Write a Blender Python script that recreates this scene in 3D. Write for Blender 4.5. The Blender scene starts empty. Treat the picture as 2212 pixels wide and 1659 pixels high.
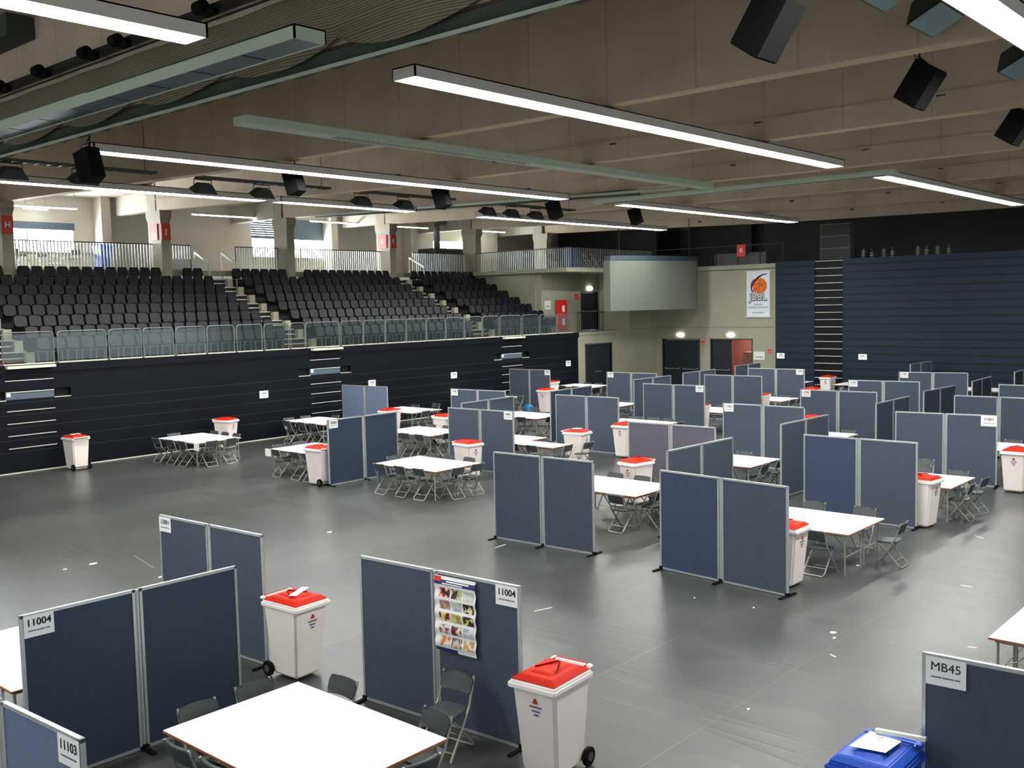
import bpy, bmesh, math, random
from mathutils import Vector, Matrix
random.seed(7)
S = bpy.context.scene
C = S.collection
PI = math.pi
# ------------------------------------------------------------------ camera
W, Hh = 2212, 1659
F = 2169.45
RR = [Vector((0.6612515, -0.7498459, -0.0218538)), Vector((-0.0740440, -0.0362505, -0.9965959)), Vector((0.7465011, 0.6606187, -0.0794923))]
EYE = Vector((0, 0, 4.8))
cam = bpy.data.objects.new('camera', bpy.data.cameras.new('camera'))
C.objects.link(cam)
cam.data.sensor_width = 36; cam.data.lens = F / W * 36; cam.data.clip_end = 300
cam.matrix_world = Matrix(((RR[0].x, -RR[1].x, -RR[2].x, EYE.x), (RR[0].y, -RR[1].y, -RR[2].y, EYE.y), (RR[0].z, -RR[1].z, -RR[2].z, EYE.z), (0, 0, 0, 1)))
S.camera = cam
# ------------------------------------------------------------------ world, exposure
wd = bpy.data.worlds.new('world'); S.world = wd; wd.use_nodes = True
bg = wd.node_tree.nodes['Background']; bg.inputs[0].default_value = (0.93, 0.97, 1.0, 1); bg.inputs[1].default_value = 0.9
S.view_settings.view_transform = 'Standard'; S.view_settings.look = 'None'; S.view_settings.gamma = 1
S.view_settings.exposure = 0.12
STRIP = 62.0      # radiance of the lit strips
WINDOW = 75.0     # radiance of the overexposed windows

def ray(x, y):
    return RR[0] * ((x - W / 2) / F) + RR[1] * ((y - Hh / 2) / F) + RR[2]
def at(x, y, ax, v):
    """world point seen at photo pixel x, y on the plane axis ax = v"""
    d = ray(x, y); t = (v - EYE[ax]) / d[ax]
    return EYE + d * t
# ------------------------------------------------------------------ materials
def mat(name, col, rough=.6, metal=0, spec=.5, noise=0, nscale=5, bump=0, bscale=60, emit=0, alpha=1, trans=0, ncol=None, coat=0):
    m = bpy.data.materials.new(name); m.use_nodes = True
    nt = m.node_tree; b = nt.nodes['Principled BSDF']
    c = (*[(v / 255 / 12.92 if v / 255 <= .04045 else ((v / 255 + .055) / 1.055) ** 2.4) for v in col], 1)
    b.inputs['Base Color'].default_value = c
    b.inputs['Roughness'].default_value = rough; b.inputs['Metallic'].default_value = metal
    b.inputs['Specular IOR Level'].default_value = spec
    b.inputs['Coat Weight'].default_value = coat
    if emit:
        b.inputs['Emission Color'].default_value = c; b.inputs['Emission Strength'].default_value = emit
    if trans: b.inputs['Transmission Weight'].default_value = trans
    b.inputs['Alpha'].default_value = alpha
    tc = nt.nodes.new('ShaderNodeTexCoord')
    if noise:
        n = nt.nodes.new('ShaderNodeTexNoise'); n.inputs['Scale'].default_value = nscale; n.inputs['Detail'].default_value = 5
        nt.links.new(tc.outputs['Object'], n.inputs['Vector'])
        r = nt.nodes.new('ShaderNodeValToRGB')
        r.color_ramp.elements[0].position = .3; r.color_ramp.elements[1].position = .7
        c2 = ncol if ncol else None
        lo = tuple(v * (1 - noise) for v in c[:3]) + (1,); hi = tuple(min(1, v * (1 + noise)) for v in c[:3]) + (1,)
        if c2: hi = tuple(((v / 255 + .055) / 1.055) ** 2.4 for v in c2) + (1,)
        r.color_ramp.elements[0].color = lo; r.color_ramp.elements[1].color = hi
        nt.links.new(n.outputs['Fac'], r.inputs['Fac']); nt.links.new(r.outputs['Color'], b.inputs['Base Color'])
    if bump:
        n2 = nt.nodes.new('ShaderNodeTexNoise'); n2.inputs['Scale'].default_value = bscale
        nt.links.new(tc.outputs['Object'], n2.inputs['Vector'])
        bp = nt.nodes.new('ShaderNodeBump'); bp.inputs['Strength'].default_value = bump; bp.inputs['Distance'].default_value = .01
        nt.links.new(n2.outputs['Fac'], bp.inputs['Height']); nt.links.new(bp.outputs['Normal'], b.inputs['Normal'])
    return m
def emis(name, rgb, s):
    m = bpy.data.materials.new(name); m.use_nodes = True; nt = m.node_tree; nt.nodes.clear()
    e = nt.nodes.new('ShaderNodeEmission'); o = nt.nodes.new('ShaderNodeOutputMaterial')
    e.inputs[0].default_value = (*rgb, 1); e.inputs[1].default_value = s; nt.links.new(e.outputs[0], o.inputs[0]); return m
M = dict(
 fabric=mat('fabric', (76, 84, 98), .95, spec=.15, noise=.07, nscale=9, bump=.25, bscale=400),
 fabric_blue=mat('fabric_blue', (66, 75, 98), .95, spec=.15, noise=.07, nscale=9), fabric_grey=mat('fabric_grey', (98, 96, 106), .95, spec=.15, noise=.05, nscale=9), fabric_pale=mat('fabric_pale', (104, 118, 142), .95, spec=.15, noise=.05, nscale=9), fabric_dark=mat('fabric_dark', (58, 68, 84), .95, spec=.15, noise=.05, nscale=9),  # fabric_dark: same fabric, with the shade on side-facing screens put into its colour
 alu=mat('alu', (186, 192, 190), .42, .55, noise=.05, nscale=12),
 black=mat('black', (9, 10, 13), .8, spec=.15), black_metal=mat('black_metal', (20, 22, 26), .45, .4),
 white_top=mat('white_top', (244, 246, 246), .35, noise=.015, nscale=2), wood_edge=mat('wood_edge', (150, 92, 58), .6),
 steel=mat('steel', (158, 160, 150), .4, .4), plastic=mat('plastic', (64, 70, 72), .5, noise=.06, nscale=14, bump=.1, bscale=300),
 bin_white=mat('bin_white', (234, 226, 220), .45, noise=.03, nscale=3), bin_rim=mat('bin_rim', (236, 232, 226), .4), bin_red=mat('bin_red', (190, 34, 8), .6, spec=.12), bin_blue=mat('bin_blue', (34, 84, 190), .4),
 bin_navy=mat('bin_navy', (24, 48, 120), .4), rubber=mat('rubber', (10, 10, 12), .8, spec=.15), hub=mat('hub', (60, 62, 64), .5),
 print_red=mat('print_red', (190, 40, 45), .6), print_grey=mat('print_grey', (95, 100, 125), .6), ink=mat('ink', (18, 18, 22), .7),
 paper=mat('paper', (238, 240, 238), .7, noise=.01), paper2=mat('paper2', (214, 220, 210), .7),
 concrete=mat('concrete', (150, 150, 132), .85, spec=.25, noise=.06, nscale=1.1, bump=.15, bscale=18),
 pillar=mat('pillar', (158, 152, 138), .85, spec=.25, noise=.08, nscale=1.5, bump=.15, bscale=20),
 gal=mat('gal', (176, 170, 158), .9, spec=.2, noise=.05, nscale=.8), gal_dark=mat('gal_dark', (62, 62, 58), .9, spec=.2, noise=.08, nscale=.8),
 stand=mat('stand', (11, 15, 22), .5, spec=.15, noise=.1, nscale=.7), groove=mat('groove', (5, 6, 8), .8), stand_trim=mat('stand_trim', (205, 204, 190), .5),
 bleach=mat('bleach', (27, 39, 54), .6, spec=.2, noise=.08, nscale=.8), step=mat('step', (176, 170, 148), .7, noise=.1, nscale=4), riser_red=mat('riser_red', (88, 28, 32), .8),
 deck_dark=mat('deck_dark', (26, 27, 34), .7), seat=mat('seat', (15, 16, 24), .42, spec=.3, noise=.08, nscale=3), seat_dark=mat('seat_dark', (24, 27, 34), .42),
 door=mat('door', (22, 34, 40), .5), door_frame=mat('door_frame', (60, 66, 62), .6), redwood=mat('redwood', (122, 66, 56), .7, noise=.1), 
 screen=mat('screen', (97, 102, 94), .75, spec=.2), screen_band=mat('screen_band', (44, 58, 66), .5),
 red=mat('red', (206, 34, 30), .5), sign_red=mat('sign_red', (206, 66, 52), .6), banner=mat('banner', (214, 222, 226), .7), orange=mat('orange', (214, 110, 16), .7), pinkred=mat('pinkred', (205, 70, 72), .7),
 blind=mat('blind', (80, 92, 104), .5), housing=mat('housing', (196, 192, 186), .5), vent=mat('vent', (176, 190, 172), .5), vent_panel=mat('vent_panel', (60, 76, 88), .3, noise=.3, nscale=3), 
 lamp_body=mat('lamp_body', (46, 50, 48), .5), lamp_glass=mat('lamp_glass', (150, 172, 178), .15, spec=.8), tray=mat('tray', (70, 74, 70), .5, .3), dark_green=mat('dark_green', (52, 62, 54), .7), 
 navy=mat('navy', (38, 38, 100), .6), sack=mat('sack', (14, 15, 17), .35, bump=1, bscale=14), cyan=mat('cyan', (48, 132, 176), .5), foam=mat('foam', (204, 212, 202), .6), tank=mat('tank', (205, 200, 190), .6), soffit=mat('soffit', (196, 178, 146), .8, noise=.05, nscale=2), rail_steel=mat('rail_steel', (112, 120, 118), .4, .4), seat_front_lit=mat('seat_front_lit', (48, 54, 58), .4), grey=mat('grey', (110, 114, 112), .6))
def glassmat():
    m = bpy.data.materials.new('glass'); m.use_nodes = True; nt = m.node_tree; nt.nodes.clear()
    t = nt.nodes.new('ShaderNodeBsdfTransparent'); t.inputs[0].default_value = (.74, .79, .78, 1)
    g = nt.nodes.new('ShaderNodeBsdfGlossy'); g.inputs['Roughness'].default_value = .12; g.inputs[0].default_value = (.9, .95, 1, 1)
    d = nt.nodes.new('ShaderNodeBsdfDiffuse'); d.inputs[0].default_value = (.22, .27, .28, 1)
    a = nt.nodes.new('ShaderNodeMixShader'); a.inputs[0].default_value = .06
    b = nt.nodes.new('ShaderNodeMixShader'); b.inputs[0].default_value = .07
    o = nt.nodes.new('ShaderNodeOutputMaterial')
    nt.links.new(t.outputs[0], a.inputs[1]); nt.links.new(d.outputs[0], a.inputs[2])
    nt.links.new(a.outputs[0], b.inputs[1]); nt.links.new(g.outputs[0], b.inputs[2]); nt.links.new(b.outputs[0], o.inputs[0]); return m
M['glass'] = glassmat()
M['lit'] = emis('lit_strip', (1, .985, .96), STRIP)
M['lit_soft'] = emis('lit_soft', (1, 1, .95), 14)
M['exit_lit'] = emis('exit_lit', (1, 1, .93), 7)
M['window'] = emis('window_light', (.90, .95, 1), WINDOW)
def floor_mat():
    m = mat('floor', (70, 74, 76), .3, spec=.30); nt = m.node_tree; b = nt.nodes['Principled BSDF']; L = nt.links.new
    tc = nt.nodes['Texture Coordinate']; sx = nt.nodes.new('ShaderNodeSeparateXYZ'); L(tc.outputs['Object'], sx.inputs[0])
    def math_(op, a, v=None, w=None):
        n = nt.nodes.new('ShaderNodeMath'); n.operation = op
        if hasattr(a, 'links') or hasattr(a, 'is_linked'): L(a, n.inputs[0])
        else: n.inputs[0].default_value = a
        for i, q in ((1, v), (2, w)):
            if q is None: continue
            if hasattr(q, 'is_linked'): L(q, n.inputs[i])
            else: n.inputs[i].default_value = q
        return n.outputs[0]
    n1 = nt.nodes.new('ShaderNodeTexNoise'); n1.inputs['Scale'].default_value = .35; n1.inputs['Detail'].default_value = 3; L(tc.outputs['Object'], n1.inputs['Vector'])
    n2 = nt.nodes.new('ShaderNodeTexNoise'); n2.inputs['Scale'].default_value = 2.2; n2.inputs['Detail'].default_value = 7; L(tc.outputs['Object'], n2.inputs['Vector'])
    # seams between the vinyl lanes
    wob = math_('MULTIPLY', n1.outputs['Fac'], .008)
    u = math_('ADD', math_('ADD', sx.outputs['Y'], -5.69 + 18.7 - .03), wob)
    fr = math_('ABSOLUTE', math_('SUBTRACT', math_('FRACT', math_('DIVIDE', u, 1.87)), .5))
    seam = math_('GREATER_THAN', fr, .4955)
    lane = math_('FLOOR', math_('DIVIDE', u, 1.87))
    cr = nt.nodes.new('ShaderNodeValToRGB'); e = cr.color_ramp.elements
    e[0].position = .1; e[0].color = (.016, .021, .023, 1); e[1].position = .9; e[1].color = (.088, .091, .086, 1)
    L(math_('ADD', math_('MULTIPLY', n1.outputs['Fac'], .7), math_('MULTIPLY', n2.outputs['Fac'], .3)), cr.inputs['Fac'])
    # lane tone
    wn = nt.nodes.new('ShaderNodeTexWhiteNoise'); wn.noise_dimensions = '1D'; L(lane, wn.inputs['W'])
    lt = nt.nodes.new('ShaderNodeMix'); lt.data_type = 'RGBA'; lt.blend_type = 'MULTIPLY'; lt.inputs[0].default_value = 1
    k = math_('ADD', math_('MULTIPLY', wn.outputs['Value'], .30), .82)
    cb = nt.nodes.new('ShaderNodeCombineXYZ'); L(k, cb.inputs[0]); L(k, cb.inputs[1]); L(k, cb.inputs[2])
    L(cr.outputs['Color'], lt.inputs[6]); L(cb.outputs[0], lt.inputs[7])
    # scuffs
    mp = nt.nodes.new('ShaderNodeMapping'); mp.inputs['Scale'].default_value = (.7, 3.2, 1); mp.inputs['Rotation'].default_value = (0, 0, .5); L(tc.outputs['Object'], mp.inputs['Vector'])
    n3 = nt.nodes.new('ShaderNodeTexNoise'); n3.inputs['Scale'].default_value = 3; n3.inputs['Detail'].default_value = 10; L(mp.outputs[0], n3.inputs['Vector'])
    sc = math_('MULTIPLY', math_('GREATER_THAN', n3.outputs['Fac'], .74), .05)
    mx = nt.nodes.new('ShaderNodeMix'); mx.data_type = 'RGBA'; L(math_('MULTIPLY', seam, .55), mx.inputs[0]); L(lt.outputs[2], mx.inputs[6]); mx.inputs[7].default_value = (.13, .13, .12, 1)
    L(mx.outputs[2], b.inputs['Base Color'])
    L(math_('ADD', math_('MULTIPLY', n2.outputs['Fac'], .10), .28), b.inputs['Roughness'])
    # waves in the vinyl
    mp2 = nt.nodes.new('ShaderNodeMapping'); mp2.inputs['Scale'].default_value = (1.6, .35, 1); L(tc.outputs['Object'], mp2.inputs['Vector'])
    n4 = nt.nodes.new('ShaderNodeTexNoise'); n4.inputs['Scale'].default_value = 1.3; n4.inputs['Detail'].default_value = 0; L(mp2.outputs[0], n4.inputs['Vector'])
    bp = nt.nodes.new('ShaderNodeBump'); bp.inputs['Strength'].default_value = .10; bp.inputs['Distance'].default_value = .05
    mp5 = nt.nodes.new('ShaderNodeMapping'); mp5.inputs['Scale'].default_value = (3.2, .28, 1); mp5.inputs['Rotation'].default_value = (0, 0, .08); L(tc.outputs['Object'], mp5.inputs['Vector'])
    n5 = nt.nodes.new('ShaderNodeTexNoise'); n5.inputs['Scale'].default_value = 1.0; n5.inputs['Detail'].default_value = 0; L(mp5.outputs[0], n5.inputs['Vector'])
    rid = math_('POWER', math_('MAXIMUM', math_('SUBTRACT', 1.0, math_('MULTIPLY', math_('ABSOLUTE', math_('SUBTRACT', n5.outputs['Fac'], .60)), 5.0)), 0.0), 7.0)
    L(math_('ADD', math_('ADD', n4.outputs['Fac'], math_('MULTIPLY', rid, .30)), math_('MULTIPLY', wn.outputs['Value'], .12)), bp.inputs['Height']); L(bp.outputs['Normal'], b.inputs['Normal'])
    return m
M['floor'] = floor_mat()
def beam_mat():
    m = mat('beam', (138, 122, 100), .85, spec=.2); nt = m.node_tree; b = nt.nodes['Principled BSDF']; L = nt.links.new
    tc = nt.nodes['Texture Coordinate']
    n = nt.nodes.new('ShaderNodeTexNoise'); n.inputs['Scale'].default_value = .8; n.inputs['Detail'].default_value = 6; L(tc.outputs['Object'], n.inputs['Vector'])
    r = nt.nodes.new('ShaderNodeValToRGB'); e = r.color_ramp.elements; e[0].position = .3; e[1].position = .7
    e[0].color = (.40, .345, .255, 1); e[1].color = (.50, .42, .315, 1); L(n.outputs['Fac'], r.inputs['Fac'])
    sx = nt.nodes.new('ShaderNodeSeparateXYZ'); L(tc.outputs['Object'], sx.inputs[0])
    d = nt.nodes.new('ShaderNodeMath'); d.operation = 'MULTIPLY_ADD'; d.inputs[1].default_value = .53; d.inputs[2].default_value = .1; L(sx.outputs['Y'], d.inputs[0])
    f = nt.nodes.new('ShaderNodeMath'); f.operation = 'FRACT'; L(d.outputs[0], f.inputs[0])
    g = nt.nodes.new('ShaderNodeMath'); g.operation = 'LESS_THAN'; g.inputs[1].default_value = .022; L(f.outputs[0], g.inputs[0])
    k = nt.nodes.new('ShaderNodeMath'); k.operation = 'MULTIPLY'; k.inputs[1].default_value = .16; L(g.outputs[0], k.inputs[0])
    mx = nt.nodes.new('ShaderNodeMix'); mx.data_type = 'RGBA'; L(k.outputs[0], mx.inputs[0]); L(r.outputs['Color'], mx.inputs[6]); mx.inputs[7].default_value = (.06, .05, .04, 1)
    L(mx.outputs[2], b.inputs['Base Color']); return m
M['beam'] = beam_mat()
def net_mat():
    m = mat('net', (72, 66, 54), .9, spec=.1); nt = m.node_tree; b = nt.nodes['Principled BSDF']; L = nt.links.new
    tc = nt.nodes['Texture Coordinate']
    mp = nt.nodes.new('ShaderNodeMapping'); mp.inputs['Scale'].default_value = (1, .35, 6); mp.inputs['Rotation'].default_value = (.12, 0, 0); L(tc.outputs['Object'], mp.inputs['Vector'])
    w = nt.nodes.new('ShaderNodeTexWave'); w.bands_direction = 'Z'; w.inputs['Scale'].default_value = 1.3; w.inputs['Distortion'].default_value = 5; w.inputs['Detail'].default_value = 4; L(mp.outputs[0], w.inputs['Vector'])
    r = nt.nodes.new('ShaderNodeValToRGB'); e = r.color_ramp.elements; e[0].position = .45; e[0].color = (.13, .115, .085, 1); e[1].position = .98; e[1].color = (.27, .25, .17, 1)
    L(w.outputs['Fac'], r.inputs['Fac']); L(r.outputs['Color'], b.inputs['Base Color']); return m
M['net'] = net_mat()

# ------------------------------------------------------------------ mesh helpers
class MB:
    def __init__(s): s.v = []; s.f = []
    def add(s, vs, fs):
        o = len(s.v); s.v += [tuple(v) for v in vs]; s.f += [tuple(i + o for i in f) for f in fs]; return s
    def box(s, a, b, mtx=None):
        x0, y0, z0 = a; x1, y1, z1 = b
        vs = [Vector(p) for p in ((x0, y0, z0), (x1, y0, z0), (x1, y1, z0), (x0, y1, z0), (x0, y0, z1), (x1, y0, z1), (x1, y1, z1), (x0, y1, z1))]
        if mtx: vs = [mtx @ v for v in vs]
        return s.add(vs, [(3, 2, 1, 0), (4, 5, 6, 7), (0, 1, 5, 4), (1, 2, 6, 5), (2, 3, 7, 6), (3, 0, 4, 7)])
    def frustum(s, a0, a1, b0, b1, z0, z1):
        vs = [(a0[0], a0[1], z0), (a1[0], a0[1], z0), (a1[0], a1[1], z0), (a0[0], a1[1], z0), (b0[0], b0[1], z1), (b1[0], b0[1], z1), (b1[0], b1[1], z1), (b0[0], b1[1], z1)]
        return s.add(vs, [(3, 2, 1, 0), (4, 5, 6, 7), (0, 1, 5, 4), (1, 2, 6, 5), (2, 3, 7, 6), (3, 0, 4, 7)])
    def bar(s, p, q, w, h=None, up=(0, 0, 1)):
        h = h or w; p, q = Vector(p), Vector(q); d = (q - p).normalized(); up = Vector(up)
        if abs(d.dot(up)) > .99: up = Vector((1, 0, 0))
        sd = d.cross(up).normalized(); u = sd.cross(d)
        vs = [c + sd * (i * w / 2) + u * (j * h / 2) for c in (p, q) for i, j in ((-1, -1), (1, -1), (1, 1), (-1, 1))]
        return s.add(vs, [(0, 1, 2, 3), (7, 6, 5, 4), (0, 4, 5, 1), (1, 5, 6, 2), (2, 6, 7, 3), (3, 7, 4, 0)])
    def tube(s, pts, r, n=8, closed=False, cap=True):
        pts = [Vector(p) for p in pts]; N = len(pts); rings = []
        prev = None
        for i, p in enumerate(pts):
            a = pts[i - 1] if (i or closed) else p; b = pts[(i + 1) % N] if (i < N - 1 or closed) else p
            d = (b - a).normalized()
            if prev is None:
                up = Vector((0, 0, 1)) if abs(d.z) < .9 else Vector((1, 0, 0)); sd = d.cross(up).normalized()
            else: sd = (prev - d * prev.dot(d)).normalized()
            prev = sd; u = sd.cross(d)
            rings.append([p + sd * (r * math.cos(2 * PI * k / n)) + u * (r * math.sin(2 * PI * k / n)) for k in range(n)])
        vs = [v for R in rings for v in R]; fs = []
        for i in range(N if closed else N - 1):
            for k in range(n):
                a = i * n + k; b = i * n + (k + 1) % n; c = ((i + 1) % N) * n + (k + 1) % n; d = ((i + 1) % N) * n + k
                fs.append((a, b, c, d))
        if cap and not closed: fs += [tuple(range(n - 1, -1, -1)), tuple(range((N - 1) * n, N * n))]
        return s.add(vs, fs)
    def plate(s, poly, org, ux, uy, th):
        """flat outline in the plane ux, uy at org, given a thickness along the normal"""
        org, ux, uy = Vector(org), Vector(ux).normalized(), Vector(uy).normalized(); nn = ux.cross(uy)
        P = [org + ux * a + uy * b for a, b in poly]; n = len(P)
        vs = P + [p + nn * th for p in P]
        fs = [tuple(range(n - 1, -1, -1)), tuple(range(n, 2 * n))] + [(i, (i + 1) % n, n + (i + 1) % n, n + i) for i in range(n)]
        return s.add(vs, fs)
    def cyl(s, c, r, h, ax=2, n=20, r2=None):
        r2 = r if r2 is None else r2; vs = []
        for z, q in ((0, r), (h, r2)):
            for k in range(n):
                a = 2 * PI * k / n; p = [q * math.cos(a), q * math.sin(a), z]
                if ax == 0: p = [p[2], p[0], p[1]]
                if ax == 1: p = [p[1], p[2], p[0]]
                vs.append(Vector(p) + Vector(c))
        return s.add(vs, [tuple(range(n - 1, -1, -1)), tuple(range(n, 2 * n))] + [(i, (i + 1) % n, n + (i + 1) % n, n + i) for i in range(n)])
    def build(s, name, m, parent=None, bevel=0, smooth=False, seg=2, loc=None):
        me = bpy.data.meshes.new(name); me.from_pydata([tuple(v) for v in s.v], [], s.f)
        bm = bmesh.new(); bm.from_mesh(me); bmesh.ops.recalc_face_normals(bm, faces=bm.faces)
        if bevel: bmesh.ops.bevel(bm, geom=[e for e in bm.edges if e.is_manifold and e.calc_face_angle(0) > .5], offset=bevel, segments=seg, affect='EDGES', clamp_overlap=True)
        bm.to_mesh(me); bm.free()
        if smooth:
            for p in me.polygons: p.use_smooth = True
        me.materials.append(m if not isinstance(m, str) else M[m])
        o = bpy.data.objects.new(name, me); C.objects.link(o)
        if parent: o.parent = parent
        if loc: o.location = loc
        return o
def rr(w, h, r, n=5, x0=None, y0=None):
    x0 = -w / 2 if x0 is None else x0; y0 = -h / 2 if y0 is None else y0; P = []
    for cx, cy, a in ((x0 + w - r, y0 + r, -90), (x0 + w - r, y0 + h - r, 0), (x0 + r, y0 + h - r, 90), (x0 + r, y0 + r, 180)):
        for k in range(n + 1):
            t = math.radians(a + 90 * k / n); P.append((cx + r * math.cos(t), cy + r * math.sin(t)))
    return P
def tag(o, label, cat, group=None):
    o['label'] = label; o['category'] = cat
    if group: o['group'] = group
    return o
def thing(name, label, cat, loc=(0, 0, 0), rz=0, group=None):
    o = bpy.data.objects.new(name, None); C.objects.link(o); o.location = loc; o.rotation_euler = (0, 0, rz); o.empty_display_size = .1
    return tag(o, label, cat, group)
def struct(name, mb, m, **k):
    o = mb.build(name, m, **k); o['kind'] = 'structure'; return o
def copy_tree(o, parent=None):
    c = o.copy(); C.objects.link(c)
    if parent is not None: c.parent = parent
    for ch in list(KIDS.get(o.name, [])): copy_tree(ch, c)
    return c
KIDS = {}
def index(root):
    KIDS[root.name] = list(root.children)
    for c in root.children: index(c)
protos = {}
def place(kind, loc, rz, label, cat, group=None):
    """first use moves the original, later uses copy it with all its parts"""
    root, used = protos[kind]
    if used: o = copy_tree(root)
    else: o = root; protos[kind] = (root, True)
    o.location = loc; o.rotation_euler = (0, 0, rz)
    if 'group' in o: del o['group']
    return tag(o, label, cat, group)
def text_mesh(body, size, bold=.02):
    cu = bpy.data.curves.new('t', 'FONT'); cu.body = body; cu.size = size; cu.align_x = 'CENTER'; cu.align_y = 'CENTER'; cu.offset = size * bold; cu.extrude = .001; cu.resolution_u = 3
    o = bpy.data.objects.new('t', cu); C.objects.link(o); bpy.context.view_layer.update()
    me = bpy.data.meshes.new_from_object(o.evaluated_get(bpy.context.evaluated_depsgraph_get())); bpy.data.objects.remove(o); bpy.data.curves.remove(cu); return me
TXT = {}
for s_, z_ in (('JBBLo', .52), ('11004', .10), ('MB45', .105), ('11103', .10), ('13001', .09), ('13002', .09), ('11001', .09), ('11003', .09), ('12001', .09), ('12002', .09), ('12003', .09), ('11002', .09), ('14001', .09), ('13003', .09), ('H', .3), ('J', .3), ('K', .3), ('JBBL', .52), ('JUGEND', .12), ('BASKETBALL BUNDESLIGA', .13)):
    TXT[s_] = text_mesh(s_.replace('o', ''), z_, .06 if s_ == 'JBBLo' else .02 if s_ in 'HJK' or s_[:1] == '1' else .0)
def text(key, name, m, parent, loc, rot, sx=1):
    me = TXT[key].copy(); me.materials.clear(); me.materials.append(M[m]); o = bpy.data.objects.new(name, me); C.objects.link(o); o.parent = parent; o.location = loc; o.rotation_euler = rot; o.scale = (sx, 1, 1); return o

# ================================================================== SETTING
struct('floor', MB().box((-8, -14, -.3), (48, 31.4, 0)), 'floor')
struct('ceiling', MB().box((-8, -14, 10.95), (60, 45, 11.2)), 'beam')
# concrete wall right of the grandstand, with recessed platform at z 3.28
w = MB()
w.box((40.5, 31.3, 0), (41.13, 31.8, 3.12)).box((41.13, 31.3, 2.61), (43.36, 31.8, 3.12)).box((43.36, 31.3, 0), (45.1, 31.8, 3.12)).box((45.1, 31.3, 0), (47.7, 31.8, 6.35))
w.box((40.0, 33.25, 3.28), (42.4, 33.6, 6.35)).box((42.4, 33.3, 3.28), (43.45, 33.6, 6.35)).box((44.9, 33.3, 3.28), (45.1, 33.6, 6.35)).box((43.45, 33.3, 5.32), (44.9, 33.6, 6.35)).box((45.1, 31.8, 3.28), (45.4, 33.6, 6.35))
w.box((39.95, 33.6, 3.0), (40.25, 38.0, 6.35)).box((40.3, 31.27, 3.12), (45.1, 33.3, 3.28))
struct('wall_left', w, 'concrete')
w = MB()
w.box((47.7, 30.85, 0), (48.2, 31.8, 6.35)).box((47.7, 28.55, 2.63), (48.2, 30.85, 6.35)).box((47.7, 27.8, 0), (48.2, 28.55, 6.35)).box((47.7, 25.4, 2.65), (48.2, 27.8, 6.35)).box((47.7, 22.0, 0), (48.2, 25.4, 6.35)).box((47.7, -14, 0), (48.2, 22, 6.35))
struct('wall_far', w, 'concrete')
struct('trim_1', MB().box((45.15, 31.29, 3.29), (47.68, 31.3, 3.305)).box((47.69, 24.1, 3.3), (47.7, 31.25, 3.32)), 'door_frame')
# gallery slab: front ledge above the platform, over the far wall, and behind the seats
g = MB().box((39.6, 31.25, 6.35), (48.3, 38, 6.55)).box((47.55, 23.4, 6.35), (58, 38, 6.55)).box((48.2, -14, 6.35), (58, 23.4, 6.55)).box((-2, 38.3, 6.3), (58, 44, 6.5))
struct('trim_2', g, 'concrete')
# gallery back wall with window openings (Y = 42.5)
def wall_y(name, m, y, x0, x1, z0, z1, holes, th=.3):
    mb = MB(); x = x0
    for a, b, c, d in sorted(holes):
        mb.box((x, y, z0), (a, y + th, z1)).box((a, y, z0), (b, y + th, c)).box((a, y, d), (b, y + th, z1)); x = b
    mb.box((x, y, z0), (x1, y + th, z1)); return struct(name, mb, m)
WIN = [(14.2, 20.1, 7.3, 8.62), (28.9, 33.4, 7.35, 9.33), (41.3, 44.6, 7.25, 8.62)]
wall_y('wall_gallery', 'gal', 42.5, -2, 58, 6.3, 11, WIN)
for i, (a, b, c, d) in enumerate(WIN):
    f = MB().box((a, 42.5, c), (a + .06, 42.62, d)).box((b - .06, 42.5, c), (b, 42.62, d)).box((a, 42.5, d - .06), (b, 42.62, d)).box((a, 42.5, c), (b, 42.62, c + .06))
    for k in range(1, 3): f.box((a + (b - a) * k / 3 - .03, 42.52, c), (a + (b - a) * k / 3 + .03, 42.6, d))
    fr = struct('window_%d' % (i + 1), f, 'alu')
    MB().box((a + .02, 42.68, c + .02), (b - .02, 42.70, d - .02)).build('pane', 'window', fr)
    if i != 2:
        bl = MB(); bot = 8.35 if i else 8.36; n = int((d - bot) / .11)
        for k in range(n):
            xm = a + .01 if i == 0 else a + (b - a) * .56
            bl.box((xm, 42.46, d - .112 - k * .11), (b - .01, 42.475 + .01 * (k % 2), d - k * .11))
            if i: bl.box((a + .01, 42.46, d - .094 - k * .11), (xm, 42.475, d - k * .11))
        bl.box((a + .01, 42.44, bot - .05), (b - .01, 42.48, bot + .1))
        o = bl.build('venetian_blind', 'blind'); tag(o, ['half lowered dark slatted blind in the leftmost bright gallery window', 'grey slatted blind covering the upper half of the middle gallery window'][i], 'blind')
struct('wall_gallery_far', MB().box((53, -14, 6.5), (53.3, 42.5, 11)), 'gal_dark')
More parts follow.
